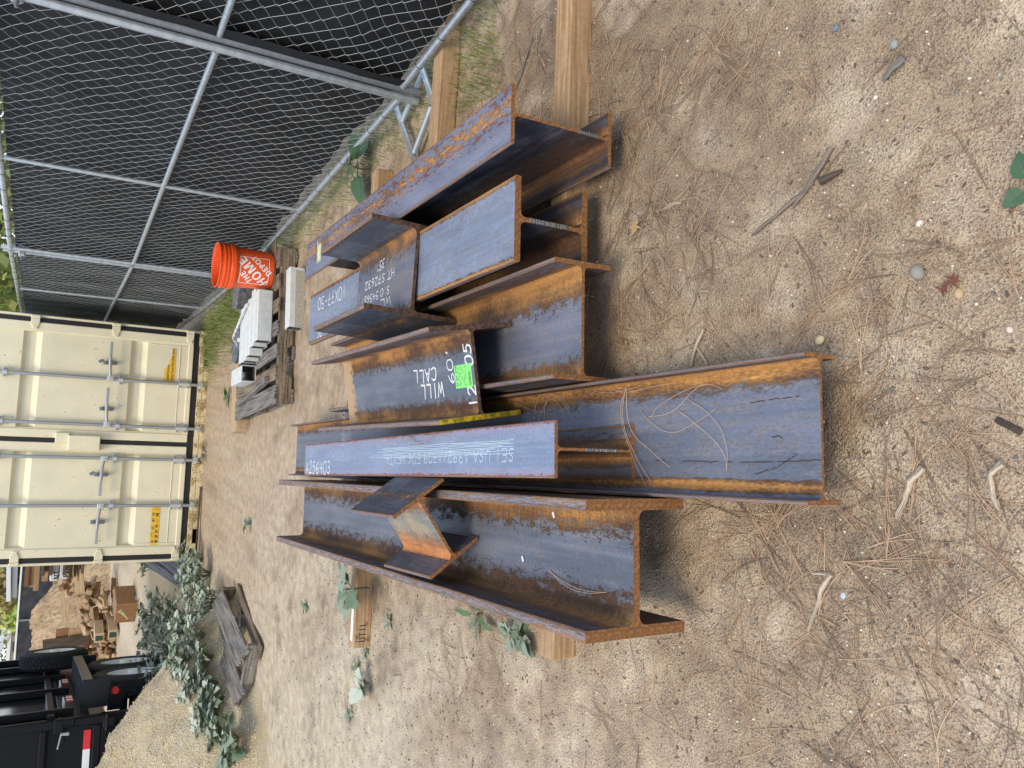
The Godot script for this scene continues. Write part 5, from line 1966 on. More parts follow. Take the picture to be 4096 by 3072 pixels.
func far_yard() -> void:
	# black cloth fence
	var f := thing("cloth_fence", "long black cloth fence with a pale top edge behind the soil mound", "fence", at(0, 0, 0))
	for i in 8:
		var a := Vector3(-13.5 + 1.6 * i, 0, -24.2 + .1 * i)
		var b := Vector3(-13.5 + 1.6 * (i + 1), 0, -24.2 + .1 * (i + 1))
		plank("cloth_panel", f, a + Vector3(.004, .87, 0), b + Vector3(-.004, .87, 0), .012, 1.72, "black_cloth", .002)
		plank("post", f, a + Vector3(0, .86, .05), a + Vector3(0, .86, .05) + Vector3(.05, 0, 0), .05, 1.70, "galvanised_dull")
	plank("top_edge", f, Vector3(-13.5, 1.755, -24.2), Vector3(-.7, 1.755, -23.4), .05, .04, "white_wrap")
	# square timber
	var t := thing("timber_block", "thick square timber standing alone on the stony ground before the offcuts", "timber", at(0, 0, 0))
	plank("post", t, Vector3(-4.12, .155, -13.82), Vector3(-4.02, .155, -14.5), .33, .31, "fir_dark", .008)
	# board panel with a dark plank against it
	t = thing("board_panel", "panel of reddish horizontal boards propped against the soil mound", "wood panel", at(0, 0, 0))
	for i in 4:
		plank("board", t, Vector3(-5.62, .20 + .232 * i, -18.0 - .03 * i), Vector3(-7.3, .20 + .232 * i, -18.25 - .03 * i), .03, .226, "fir_red" if i % 2 else "fir")
	plank("ledge", t, Vector3(-5.75, .11, -17.9), Vector3(-7.3, .11, -18.1), .12, .06, "fir")
	t = thing("dark_plank", "dark weathered plank leaning upright against the board panel", "plank", at(0, 0, 0))
	plank("board", t, Vector3(-5.80, .02, -17.88), Vector3(-5.92, 1.22, -18.10), .20, .04, "dark_plank", .003, Vector3(.1, .2, 1))
	# heap of offcuts
	var ms := ["fir", "fir_pale", "fir", "fir_dark", "fir_pale"]
	for i in 110:
		var u := pow(rng.randf(), 1.3)
		var x := lerpf(-4.55, -6.1, u)
		var hmax := lerpf(.95, .35, u)
		var y := rng.randf_range(.05, hmax) * (1.0 if i > 10 else .4)
		var z := -16.6 - rng.randf_range(.0, .5) - y * .7
		var big := rng.randf() < .22
		var g := G.new()
		g.box(Transform3D(), Vector3(rng.randf_range(.22, .6), .09, .09 if big else .04), .004, Vector2(rng.randf() * 3.0, rng.randf()))
		var o := put("lumber_offcut", [[g, M[ms[rng.randi() % 5]]]], self, Transform3D(Basis.from_euler(Vector3(rng.randf_range(-.7, .7), rng.randf_range(.9, 2.3), rng.randf_range(-.35, .35))), Vector3(x, y, z)))
		tag(o, "short sawn lumber offcut in the jumbled heap left of the container", "lumber", "lumber offcuts in the heap")
	for e in [[-5.28, .35, -16.25, "upper short board with a dark green painted end on the offcut heap"], [-5.22, .13, -16.2, "lower short board with a dark green painted end on the offcut heap"]]:
		t = thing("painted_board", e[3], "lumber", at(e[0], e[1], e[2]))
		plank("board", t, Vector3(0, 0, 0), Vector3(.1, 0, -.5), .20, .15, "fir_pale")
		plank("painted_end", t, Vector3(.06, 0.0, .004), Vector3(-.05, 0.0, .004), .012, .12, "green_paint")
	t = thing("long_timber", "long pale timber resting over the back of the offcut heap", "timber", at(0, 0, 0))
	plank("post", t, Vector3(-4.0, .78, -16.9), Vector3(-5.35, .55, -17.4), .16, .16, "fir_pale")
	t = thing("long_timber", "pale squared timber lying behind the heap of offcuts, nearly level", "timber", at(0, 0, 0))
	plank("post", t, Vector3(-3.9, .98, -17.6), Vector3(-5.5, .86, -18.0), .16, .15, "fir_pale")
	# boards stacked on a rack beside the container
	var rack := thing("lumber_rack", "timber rack beside the container holding stacked boards", "rack", at(0, 0, 0))
	for x in [-2.62, -2.95]:
		plank("upright", rack, Vector3(x, 0, -12.62), Vector3(x, 1.6, -12.62), .09, .09, "brown_wood", .004, Vector3(0, 0, 1))
	for y in [.93, 1.145, 1.30, 1.385]:
		plank("arm", rack, Vector3(-2.6, y - .022, -12.2), Vector3(-2.98, y - .022, -12.2), .6, .035, "brown_wood")
	var rows := [[1.325, .045, -3.10, "fir", "tan board on the lowest shelf but two of the rack"], [1.54, .05, -3.16, "fir_red", "topmost reddish board on the rack beside the container"], [1.485, .05, -3.17, "fir", "second board from the top of the rack"], [1.43, .06, -3.22, "fir", "third board from the top, jutting farthest left on the rack"], [1.36, .03, -3.10, "fir", "thin tan board under the upper boards on the rack"], [1.08, .03, -2.99, "white_wrap", "white wrapped bundle low on the rack"], [1.035, .04, -3.08, "fir", "tan board directly below the white bundle on the rack"], [.985, .03, -3.06, "fir_dark", "dark board second from the bottom of the rack"], [.945, .03, -3.12, "fir_pale", "pale board at the bottom of the rack"]]
	for r in rows:
		t = thing("rack_board", r[4], "lumber", at(0, 0, 0), "boards on the rack")
		plank("board", t, Vector3(-2.50, r[0], -12.2), Vector3(r[2], r[0], -12.2 + rng.randf_range(-.05, .05)), .24, r[1], r[3])
	for e in [[1.235, "NT", "upper bundle of lumber in white printed wrap on the rack", -3.07], [1.125, "PLAN", "lower bundle of lumber in white printed wrap on the rack", -3.05]]:
		t = thing("wrapped_lumber", e[2], "lumber", at(0, 0, 0), "wrapped lumber on the rack")
		plank("wrap", t, Vector3(-2.50, e[0], -12.1), Vector3(e[3], e[0], -12.1), .30, .095, "white_wrap", .01)
		plank("core", t, Vector3(e[3] + .04, e[0] - .02, -12.1), Vector3(e[3] - .05, e[0] - .02, -12.1), .24, .05, "fir")
		var tm := flat_text(e[1], .085, true)
		tm.material = M.ink
		tm.horizontal_alignment = HORIZONTAL_ALIGNMENT_LEFT
		put_mesh("lettering", tm, t, at(e[3] + .02, e[0] - .03, -11.948))
		if e[1] == "NT":
			plank("printed_patch", t, Vector3(-2.74, e[0] + .02, -11.949), Vector3(-2.80, e[0] + .02, -11.949), .002, .05, "wrap_teal", .0)
	# rods along the container
	var rb := thing("rebar_bundle", "bundle of blue grey steel rods lying along the container's left side", "rebar", at(0, 0, 0))
	for i in 46:
		var u := (i % 16) / 15.0
		var lay := i / 16
		var y := .014 + .018 * lay
		var g := G.new()
		var a := Vector3(-2.16 - .36 * u + rng.randf_range(-.01, .01), y, -8.82 - .25 * u + rng.randf_range(-.06, .06))
		var b := Vector3(-2.62 - .55 * u, y + .05 * rng.randf(), -12.2 - 1.0 * u)
		var mid := (a + b) * .5 + Vector3(rng.randf_range(-.03, .03), .01, 0)
		g.tube([a, a.lerp(mid, .5), mid, mid.lerp(b, .5), b], [.008, .008, .008, .008, .008], 6)
		put("rod", [[g, M.rebar]], rb)
	# bark flake by the container sill
	t = thing("bark_strip", "long strip of reddish bark on the ground under the container sill", "bark", at(0, 0, 0))
	plank("strip", t, Vector3(-1.32, .02, -8.72), Vector3(-2.0, .03, -8.66), .05, .012, "bark")
	# a house and a shed beyond
	var h := thing("house", "cream house with a pale gabled roof far behind the cloth fence", "house", T(Vector3(-11.6, 0, -32.5), .12))
	put("wall", [[rot_box(Vector3(0, 1.0, 0), Vector3(3.6, 2.0, 5.0), 0.0), M.house_wall]], h)
	plank("window", h, Vector3(1.30, 1.80, 2.51), Vector3(1.62, 1.80, 2.51), .04, .22, "window_dark")
	plank("eave", h, Vector3(-2.0, 2.02, 2.6), Vector3(2.05, 2.02, 2.6), .12, .10, "white_wrap")
	var g2 := G.new()
	for s in [-1.0, 1.0]:
		g2.quad(Vector3(s * 2.05, 1.98, 2.7), Vector3(s * 2.05, 1.98, -2.7), Vector3(0, 2.85, -2.7), Vector3(0, 2.85, 2.7), Vector3(s, 2, 0), Vector2(0, 0), Vector2(5, 0), Vector2(5, 2), Vector2(0, 2))
		g2.quad(Vector3(s * 2.05, 1.93, 2.7), Vector3(s * 2.05, 1.93, -2.7), Vector3(0, 2.80, -2.7), Vector3(0, 2.80, 2.7), Vector3(-s, -2, 0))
		g2.quad(Vector3(s * 2.05, 1.93, 2.7), Vector3(s * 2.05, 1.98, 2.7), Vector3(0, 2.85, 2.7), Vector3(0, 2.80, 2.7), Vector3(0, 0, 1))
	put("roof", [[g2, M.roof_pale]], h)
	var s2 := thing("shed", "white shed with a low roof just visible past the container's edge", "shed", T(Vector3(-6.55, 0, -27.0), .1))
	put("wall", [[rot_box(Vector3(-.1, .9, 0), Vector3(.55, 1.8, 2.0), 0.0), M.window_dark]], s2)
	put("post", [[rot_box(Vector3(.33, .95, 1.05), Vector3(.10, 1.9, .10), 0.0), M.white_wrap]], s2)
	plank("roof", s2, Vector3(-.62, 2.02, .2), Vector3(.62, 2.10, .2), 2.8, .10, "white_wrap")
	plank("fascia", s2, Vector3(-.55, 1.90, 1.4), Vector3(.60, 1.94, 1.4), .06, .12, "white_wrap")
	# trees
	tree("leafy olive green tree behind the cloth fence at the far left", Vector3(-11.6, 0, -37.5), 5.2, 2.4, Color(.13, .145, .04), 3000)
	tree("bright green bush low behind the cloth fence", Vector3(-7.75, -.4, -26.2), 2.5, .62, Color(.20, .26, .05), 900)
	tree("dark green tree nearest the container's top left corner", Vector3(-7.3, 0, -31.5), 5.4, 2.0, Color(.06, .105, .03), 4400)
	tree("autumn tinted tree leaning between the house and the shed", Vector3(-7.4, 0, -27.9), 3.2, 1.1, Color(.18, .155, .05), 2200)
	tree("bright leafy tree behind the chain link fence beyond its clamped post", Vector3(2.1, 0, -16.0), 5.0, 1.8, Color(.13, .17, .045), 5200)
	tree("darker green tree behind the second chain link panel", Vector3(4.0, 0, -12.5), 5.2, 1.9, Color(.08, .115, .035), 5200)
	tree("green tree behind the farthest fence panel near the container", Vector3(.9, 0, -19.5), 5.2, 1.9, Color(.12, .165, .05), 4600)
	tree("tall dark tree behind the nearest fence panel", Vector3(5.6, 0, -8.0), 5.4, 1.9, Color(.05, .075, .025), 4200)


func tree(label: String, p: Vector3, h: float, r: float, c: Color, leaves: int) -> void:
	var o := thing("broadleaf_tree", label, "tree", at(p.x, p.y, p.z))
	var g := G.new()
	var tips := []
	g.tube([Vector3(0, -.2, 0), Vector3(.03 * h, h * .25, .02), Vector3(-.02 * h, h * .5, .03), Vector3(.02, h * .82, 0)], [.045 * r + .05, .04 * r + .03, .03 * r + .02, .02], 8)
	for i in 11:
		var a := TAU * i / 11 * 2.4
		var y0 := h * (.18 + .055 * i)
		var e := Vector3(cos(a) * r * rng.randf_range(.5, .85), y0 + h * rng.randf_range(.08, .22), sin(a) * r * rng.randf_range(.5, .85))
		g.tube([Vector3(0, y0, 0), Vector3(e.x * .5, y0 + (e.y - y0) * .7, e.z * .5), e], [.035, .024, .01], 6)
		tips.append(e)
	tips.append(Vector3(0, h * .9, 0))
	put("trunk", [[g, M.trunk]], o)
	g = G.new()
	g.quad(Vector3(-.5, 0, 0), Vector3(0, 0, -.30), Vector3(.5, .1, 0), Vector3(0, 0, .30), Vector3.UP)
	var lm := mesh_of([[g, M.tree_leaf]])
	var mm := MultiMesh.new()
	mm.transform_format = MultiMesh.TRANSFORM_3D
	mm.use_colors = true
	mm.mesh = lm
	mm.instance_count = leaves
	for i in leaves:
		var t: Vector3 = tips[rng.randi() % tips.size()]
		var q := Vector3(rng.randfn(), rng.randfn() * .8, rng.randfn()) * r * .26
		var s := rng.randf_range(.12, .24)
		mm.set_instance_transform(i, Transform3D(rand_basis().scaled(Vector3.ONE * s), t + q))
		var k := rng.randf_range(.7, 1.35)
		mm.set_instance_color(i, Color(c.r * k * 1.7 * rng.randf_range(.85, 1.3), c.g * k * 1.7, c.b * k * 1.7))
	var cr := MultiMeshInstance3D.new()
	cr.multimesh = mm
	named(cr, "crown", o)
	kind(cr, "stuff")


# ---------------------------------------------------------------- plants

var leaf_cache := {}

func leaf_mesh(kind_: String, m: String, v: int) -> ArrayMesh:
	var key := "%s/%s/%d" % [kind_, m, v]
	if leaf_cache.has(key):
		return leaf_cache[key]
	# base at the origin, tip towards +x, unit length; wavy outline, folded along the midrib, drooping
	var g := G.new()
	var r := RandomNumberGenerator.new()
	r.seed = 77 + v * 13 + kind_.hash() % 1000
	var n := 7
	var wide := .40 if kind_ == "datura" else (.16 if kind_ == "blade" else .46)
	var row := []
	for i in n + 1:
		var t := i / float(n)
		var w := wide * pow(sin(PI * pow(t, .62 if kind_ != "blade" else .8)), .8) * (1.0 - .15 * t)
		if kind_ == "datura" and i > 0 and i < n:
			w *= 1.0 + .30 * (1 if i % 2 == 0 else -1) * r.randf_range(.4, 1.0)
		var droop := -.22 * t * t * r.randf_range(.8, 1.2) + .10 * t
		row.append([Vector3(t, droop, 0), Vector3(t - .03, droop + .10 * w + r.randf_range(-.02, .02), w), Vector3(t - .03, droop + .10 * w + r.randf_range(-.02, .02), -w)])
	for i in n:
		for k in [1, 2]:
			g.quad(row[i][0], row[i + 1][0], row[i + 1][k], row[i][k], Vector3.UP)
	var vein := G.new()
	vein.tube([Vector3(-.35, -.06, 0), Vector3(0, .004, 0), row[3][0] + Vector3(0, .004, 0), row[n][0]], [.022, .018, .013, .004], 4, false)
	var mm := mesh_of([[g, M[m]], [vein, M.vein if kind_ == "datura" else M.stem]])
	leaf_cache[key] = mm
	return mm


func plant(label: String, p: Vector3, kind_: String, n: int, spread: float, height: float, leaf: float, mats: Array, group := "", called := "datura_plant", cat := "plant") -> void:
	var o := thing(called, label, cat, at(p.x, p.y, p.z), group)
	var st := G.new()
	var stems := maxi(1, n / 8)
	var ends := []
	for i in stems:
		var a := TAU * (i + rng.randf()) / stems
		var rr := spread * rng.randf_range(.35, .9) if stems > 1 else spread * .1
		var e := Vector3(cos(a) * rr, height * rng.randf_range(.5, 1.0), sin(a) * rr)
		var mid := Vector3(e.x * .45 + rng.randf_range(-.02, .02), e.y * .65, e.z * .45)
		st.tube([Vector3(0, -.02, 0), mid, e], [.006, .0045, .003], 5)
		ends.append([mid, e])
	put("stem", [[st, M.stem]], o)
	for i in n:
		var s = ends[i % stems]
		var q: Vector3 = s[0].lerp(s[1], rng.randf_range(.1, 1.05))
		if stems == 1:
			q = s[1] * rng.randf_range(.5, 1.0)
		var yaw := rng.randf() * TAU if stems > 1 else TAU * i / n + rng.randf_range(-.35, .35)
		var l := leaf * rng.randf_range(.6, 1.2)
		var m: String = mats[rng.randi() % mats.size()]
		var b := Basis.from_euler(Vector3(rng.randf_range(-.5, .5), yaw, rng.randf_range(-.5, .55))).scaled(Vector3(l, l, l))
		put_mesh("leaf", leaf_mesh(kind_, m, rng.randi() % 4), o, Transform3D(b, q + b.x * .3))


func plants() -> void:
	var d := ["leaf_datura", "leaf_datura_pale", "leaf_datura", "leaf_datura_deep"]
	var pale := ["leaf_datura_pale", "leaf_datura_pale", "leaf_datura"]
	var gg := "datura plants along the gravel heap"
	for e in [
		["datura at the container's lower left corner, its leaves over the casting", -2.03, -8.45, 86, .24, .24, 0.066, d],
		["datura with one large dark leaf reaching towards the bare yard", -2.05, -7.95, 94, .24, .26, 0.078, d],
		["tangled pale datura between the rod bundle and the broken pallet", -2.28, -8.40, 121, .30, .28, 0.058, pale],
		["pale datura on level ground between the rods and the gravel ridge", -2.40, -7.95, 121, .28, .28, 0.062, pale],
		["thick datura directly behind the broken pallet's far end", -2.13, -7.30, 113, .24, .24, 0.066, d],
		["datura at the right foot of the gravel ridge, above the pallet's slats", -2.24, -6.92, 108, .20, .18, 0.062, d],
		["datura with twisting bare stems close behind the broken pallet", -2.22, -6.68, 86, .18, .16, 0.066, pale],
		["datura part way up the gravel slope above the broken pallet", -2.37, -6.62, 94, .20, .18, 0.062, d],
		["datura with drooping leaves over the pallet's second slat", -2.31, -6.42, 75, .16, .16, 0.066, d],
		["pale tangled datura higher on the slope, left of the drooping one", -2.48, -6.40, 86, .18, .17, 0.058, pale],
		["wilting datura over the left end of the broken pallet", -2.45, -6.24, 81, .16, .16, 0.066, d],
		["datura with crooked stems beside the wilting one", -2.52, -6.10, 67, .15, .15, 0.062, d],
		["pale datura low on the gravel slope near the sprawling one", -2.64, -6.14, 81, .17, .16, 0.062, pale],
		["datura just above the broad leaved sprawling one", -2.70, -5.98, 59, .15, .14, 0.066, d],
		["broad leaved datura sprawling lowest on the gravel at the left", -2.71, -5.82, 40, .20, .13, 0.130, d],
		["datura behind the heap beside the first tyre of the trailer", -2.95, -7.95, 94, .24, .60, 0.078, d],
		["dark datura under the trailer's fender", -3.25, -8.1, 81, .22, .62, 0.078, ["leaf_datura_deep", "leaf_datura"]],
		["datura with a pale yellow trumpet flower behind the gravel ridge", -2.78, -9.0, 135, .40, .40, 0.070, d],
		["leafy datura beyond the rods on the stony ground", -3.05, -10.0, 148, .45, .34, 0.070, ["leaf_datura_deep", "leaf_datura"]],
		["datura farthest back by the stony ground left of the rods", -3.45, -11.2, 108, .42, .28, 0.070, ["leaf_datura", "leaf_datura_deep"]],
		["datura leaning out from behind the gravel ridge below the tyres", -3.25, -9.3, 148, .42, .44, 0.078, d],
		["small dark weed at the far end of the rod bundle", -3.1, -12.6, 40, .22, .20, 0.062, ["leaf_datura_deep"]],
	]:
		var y := maxf(pile_h(e[1], e[2]), gh(e[1], e[2]))
		plant(e[0], Vector3(e[1], y, e[2]), "datura", e[3], e[4], e[5], e[6], e[7], gg)
	# flower and pods
	var f := thing("flower", "pale yellow trumpet flower standing out of the datura behind the ridge", "flower", T(Vector3(-2.72, .60, -8.9), 0.4, 0, -.9))
	var g := G.new()
	g.lathe(Transform3D(), [[.006, 0], [.010, .05], [.016, .09], [.036, .125], [.034, .124], [.012, .085], [.002, .02]], 12)
	put("trumpet", [[g, M.flower]], f)
	# near plants
	plant("large leaved datura growing over the far skid at the leftmost beam", Vector3(-1.055, .06, -3.66), "datura", 8, .05, .13, .12, ["leaf_datura", "leaf_datura", "leaf_datura_deep"])
	plant("bushy datura seedling beside the leftmost beam near the front skid", Vector3(-.83, 0, -2.27), "datura", 22, .06, .07, .055, ["leaf_datura", "leaf_datura_deep", "leaf_datura"])
	plant("young plant with heart shaped leaves by the right end of the far skid", Vector3(1.13, 0, -4.22), "heart", 6, .06, .16, .17, ["leaf_green"], "", "heart_leaved_plant")
	plant("wilted grey datura alone on the pale grit at the left", Vector3(-1.53, 0, -3.66), "datura", 9, .07, .05, .08, ["leaf_datura", "leaf_datura_pale"], "", "datura_plant")
	plant("pointed leaved weed at the edge of the leftmost beam", Vector3(-.875, 0, -2.58), "blade", 8, .04, .05, .09, ["leaf_weed", "leaf_datura_deep"], "", "weed")
	plant("tiny weed just beyond the stamped end of the far skid", Vector3(-1.40, 0, -3.72), "datura", 7, .02, .02, .035, ["leaf_weed", "leaf_datura"], "", "weed")
	plant("little weed between the stamped skid and the wilted datura", Vector3(-1.50, 0, -3.80), "datura", 6, .02, .02, .035, ["leaf_datura_deep"], "", "weed")
	plant("sprig of weed alone far up the pale grit", Vector3(-1.47, 0, -4.79), "datura", 9, .03, .03, .04, ["leaf_weed", "leaf_datura_deep"], "", "weed")
	plant("small weed on the grit right of the stamped skid", Vector3(-1.17, 0, -3.46), "datura", 6, .02, .02, .035, ["leaf_datura"], "", "weed")
	plant("tiny grey weed leftmost on the pale grit", Vector3(-1.765, 0, -3.85), "datura", 6, .03, .04, .05, ["leaf_datura"], "", "weed")
	plant("trailing weed on the bare yard before the container's left door", Vector3(-1.29, 0, -6.5), "datura", 9, .08, .03, .06, ["leaf_datura", "leaf_weed"], "", "weed")
	plant("trailing weed before the container's right door", Vector3(-.33, 0, -7.66), "datura", 10, .10, .04, .07, ["leaf_datura_deep", "leaf_weed"], "", "weed")
	plant("weed sprouting inside the gap under the pale timber by the pallet", Vector3(-.40, 0, -6.62), "heart", 5, .05, .06, .10, ["leaf_datura_deep", "leaf_datura"], "", "weed")
	plant("dry weed at the middle of the container sill", Vector3(-.96, 0, -8.72), "blade", 9, .08, .07, .12, ["leaf_datura_pale"], "", "weed")
	plant("dark green leaf plant cut off by the frame nearest the camera", Vector3(.415, .0, -.742), "heart", 3, .02, .02, .06, ["leaf_green"], "", "weed")
	# grass
	var gr := G.new()
	for i in 15000:
		var q := rng.randf()
		var x := 0.0
		var z := 0.0
		var l := rng.randf_range(.04, .12)
		if q < .74:
			z = rng.randf_range(-9.4, -6.4)
			x = .60 + (-z - 7.0) * -.09 + rng.randfn(0, .15) - clampf((-z - 7.6) * .12, 0, .3)
			if rng.randf() < .2:
				x -= .25
		elif q < .82:
			x = rng.randf_range(1.15, 1.75)
			z = rng.randf_range(-3.35, -2.75) - (x - 1.2) * .2
			l *= .7
		else:
			z = rng.randf_range(-6.8, -3.4)
			x = 1.311 + (z + 3.533) * .171 + rng.randfn(0.05, .10)
			l *= .6
		var y := gh(x, z)
		var a := rng.randf() * TAU
		var c := Color(.19, .27, .07).lerp(Color(.38, .36, .15), rng.randf() * rng.randf() * 1.2) * rng.randf_range(.6, 1.1)
		gr.col = c
		var side := Vector3(cos(a), 0, sin(a)) * .0016
		var lean := Vector3(-sin(a), 0, cos(a)) * rng.randf_range(-.5, .5) * l
		var p := Vector3(x, y - .004, z)
		var m := p + lean * .4 + Vector3(0, l * .6, 0)
		var e := p + lean + Vector3(0, l * .9, 0)
		gr.quad(p - side, p + side, m + side * .8, m - side * .8, Vector3(-sin(a), 0.2, cos(a)))
		gr.tri(m - side * .8, m + side * .8, e, Vector3(0, 1, 0), Vector3(0, 1, 0), Vector3(0, 1, 0))
	var go := put("grass", [[gr, M.grass]])
	tag(go, "short thin green grass along the fence and beside the container", "grass")
	kind(go, "stuff")


# ---------------------------------------------------------------- loose things on the ground

func stick(label: String, pts: Array, r: float, m := "stick", fork := []) -> void:
	var o := thing("stick", label, "stick", at(0, 0, 0))
	var P := []
	var R := []
	for i in pts.size():
		var p = pts[i]
		P.append(Vector3(p[0], gh(p[0], p[1]) + r * 0.95 + .001, p[1]))
		R.append(r * (1.0 - .45 * i / (pts.size() - 1)) * rng.randf_range(.9, 1.15))
	# finer, slightly crooked
	var Q := []
	var S := []
	for i in P.size() - 1:
		for k in 4:
			Q.append(P[i].lerp(P[i + 1], k / 4.0) + Vector3(rng.randf_range(-1, 1), 0, rng.randf_range(-1, 1)) * r * .2)
			S.append(lerpf(R[i], R[i + 1], k / 4.0) * rng.randf_range(.88, 1.12))
	Q.append(P[-1])
	S.append(R[-1] * .6)
	var g := G.new()
	g.tube(Q, S, 8)
	put("branch", [[g, M[m]]], o)
	if fork.size():
		g = G.new()
		var a: Vector3 = Vector3(fork[0][0], gh(fork[0][0], fork[0][1]) + r * .7, fork[0][1])
		var b: Vector3 = Vector3(fork[1][0], gh(fork[1][0], fork[1][1]) + r * .9, fork[1][1])
		g.tube([a, a.lerp(b, .5) + Vector3(.002, .002, 0), b], [r * .7, r * .6, r * .35], 8)
		put("side_branch", [[g, M[m]]], o)


func stone(label: String, x: float, z: float, r: float, c: Color, flat := .7) -> void:
	var g := G.new()
	g.col = c
	g.blob(T(Vector3(0, r * flat * .45, 0), rng.randf() * TAU), Vector3(r, r * flat, r * .82), .05, rng, 8, 12)
	var o := put("stone", [[g, M.stone]], self, at(x, gh(x, z), z))
	tag(o, label, "stone", "single stones on the ground")


func loose() -> void:
	stick("long crooked grey branch on the ground right of the upright beams", [[.578, -1.167], [.51, -1.208], [.489, -1.226], [.43, -1.337], [.408, -1.379]], .0075, "branch_wood", [[.489, -1.226], [.455, -1.262]])
	stick("dark broken stub lying beside the long crooked branch", [[.503, -1.184], [.519, -1.133]], .010, "bark")
	stick("flat grey piece of bark in the open dirt at the right", [[.724, -1.005], [.706, -1.03], [.692, -1.051]], .008, "gray_wood")
	stick("pale bleached stick before the longest beam's end", [[-.098, -.900], [-.128, -.922], [-.165, -.930], [-.206, -.944]], .0085)
	stick("bent pale stick nearest the camera", [[-.071, -.753], [-.096, -.774], [-.137, -.762], [-.155, -.751]], .0068)
	stick("forked pale stick among needles left of the longest beam", [[-.348, -1.083], [-.385, -1.103], [-.424, -1.111], [-.487, -1.13]], .0065, "stick", [[-.352, -1.088], [-.360, -1.130]])
	stick("pale stick against the right side of the longest beam", [[.183, -1.526], [.131, -1.55], [.082, -1.553]], .006, "stick", [[.131, -1.545], [.090, -1.497]])
	stick("bleached bone like twig below the tall right beam", [[.524, -1.703], [.530, -1.665], [.528, -1.638]], .0055)
	stick("short splinter of wood on the dirt between the beams", [[.281, -1.549], [.277, -1.506]], .0055)
	stick("short pale splinter near the end of the lying beam", [[.094, -1.778], [.105, -1.743]], .006)
	stick("grey twig in the needles left of the nearest skid's right part", [[1.291, -2.538], [1.17, -2.60], [1.10, -2.65]], .0045, "gray_wood")
	stick("second grey twig in the needles near the skid", [[1.30, -2.47], [1.22, -2.50], [1.12, -2.43]], .004, "gray_wood", [[1.22, -2.50], [1.20, -2.44]])
	stone("round grey stone alone in the open dirt", .280, -.941, .0165, Color(.25, .24, .20), .8)
	stone("pale yellowish stone just off the longest beam's corner", .149, -1.159, .0115, Color(.62, .48, .26))
	stone("blue grey stone in the dirt at the upper right", .762, -1.034, .011, Color(.26, .29, .29))
	stone("small dark stone at the right edge of the dirt", .850, -1.186, .009, Color(.16, .19, .20))
	stone("orange tinted stone near the bottom of the frame", .234, -.859, .011, Color(.46, .32, .18))
	stone("small whitish stone right of the grey stone", .379, -.951, .0085, Color(.62, .56, .46))
	stone("small pale stone lowest in the frame", .164, -.762, .007, Color(.6, .5, .4))
	stone("tiny white stone in the bare dirt on the right", .661, -1.068, .005, Color(.75, .68, .5))
	stone("bluish chip of stone by the forked stick", -.389, -1.057, .008, Color(.42, .48, .52), .4)
	# leaves and bark scraps
	for e in [["leaf_dry", .490, -1.825, .024, "dry tan oak leaf on the dirt before the upright beams", "dead_leaf"], ["leaf_red", .243, -.887, .012, "dark red scrap of leaf near the grey stone", "dead_leaf"], ["leaf_red", .257, -.867, .016, "brick red leaf fragment beside the orange stone", "dead_leaf"]]:
		var o := thing(e[5], e[4], "leaf", T(Vector3(e[1], gh(e[1], e[2]) + .004, e[2]), rng.randf() * TAU), "dead leaves")
		var g := G.new()
		var s: float = e[3]
		var c := Vector3(0, .004, 0)
		var n := 14
		for k in n:
			var a0 := TAU * k / n
			var a1 := TAU * (k + 1) / n
			var r0 := s * (.45 + .65 * (k % 2)) * (1.3 if k in [0, 1, 13] else 1.0)
			var r1 := s * (.45 + .65 * ((k + 1) % 2)) * (1.3 if k + 1 in [1, 13, 14] else 1.0)
			g.tri(c, Vector3(cos(a0) * r0, .006 * (k % 3), sin(a0) * r0), Vector3(cos(a1) * r1, .006 * ((k + 1) % 3), sin(a1) * r1), Vector3.UP, Vector3.UP, Vector3.UP)
		put("blade", [[g, M[e[0]]]], o)
	var o2 := thing("bark_scrap", "reddish strip of bark at the bottom edge of the frame", "bark", at(0, 0, 0))
	plank("scrap", o2, Vector3(.004, gh(0, -.77) + .006, -.772), Vector3(-.016, gh(0, -.73) + .006, -.727), .012, .005, "bark")

	# needle bundles that fell on the beams
	var two := bx([-.041, .087, -1.035, -.123, .005, -.003])
	var web := .048 + .0045
	needles_on("curling pine needles spread over the longest beam's web", two, web, [
		[[.065, .545], [.029, .490], [.005, .424], [.018, .361], [.055, .280]],
		[[.048, .512], [.056, .417], [.100, .345], [.114, .316]],
		[[.060, .410], [.028, .347], [-.037, .259], [-.085, .250]],
		[[.088, .380], [.034, .283], [-.028, .243], [-.085, .250]],
		[[.047, .505], [.080, .445], [.112, .320], [.099, .259]]])
	needles_on("long pine needles hanging over the narrow beam's lower flange", two, web + .004, [
		[[.128, .596], [.061, .610], [-.038, .570], [-.130, .518]],
		[[.128, .600], [.045, .600], [-.045, .555], [-.118, .498]],
		[[.123, .598], [.021, .570], [-.039, .492], [-.080, .430]]])
	needles_on("pine needles caught along the right flange of the longest beam", two, web, [
		[[.142, .672], [.117, .603], [.122, .491], [.127, .423]],
		[[.121, .765], [.136, .672], [.117, .562]],
		[[.135, .75], [.120, .66], [.128, .55]]])
	needles_on("arched bunch of pine needles on the longest beam near the yellow flange", two, web, [
		[[.061, 1.055], [.122, 1.028], [.140, .971], [.123, .906], [.052, .842]],
		[[.061, .998], [.120, .971], [.128, .906], [.090, .864]],
		[[.055, 1.03], [.100, .985], [.118, .93], [.060, .88]],
		[[.133, 1.187], [.097, 1.063], [.074, .937]]])
	var three := bx([-.150, .141, -1.597, -.135, .008, -.001])
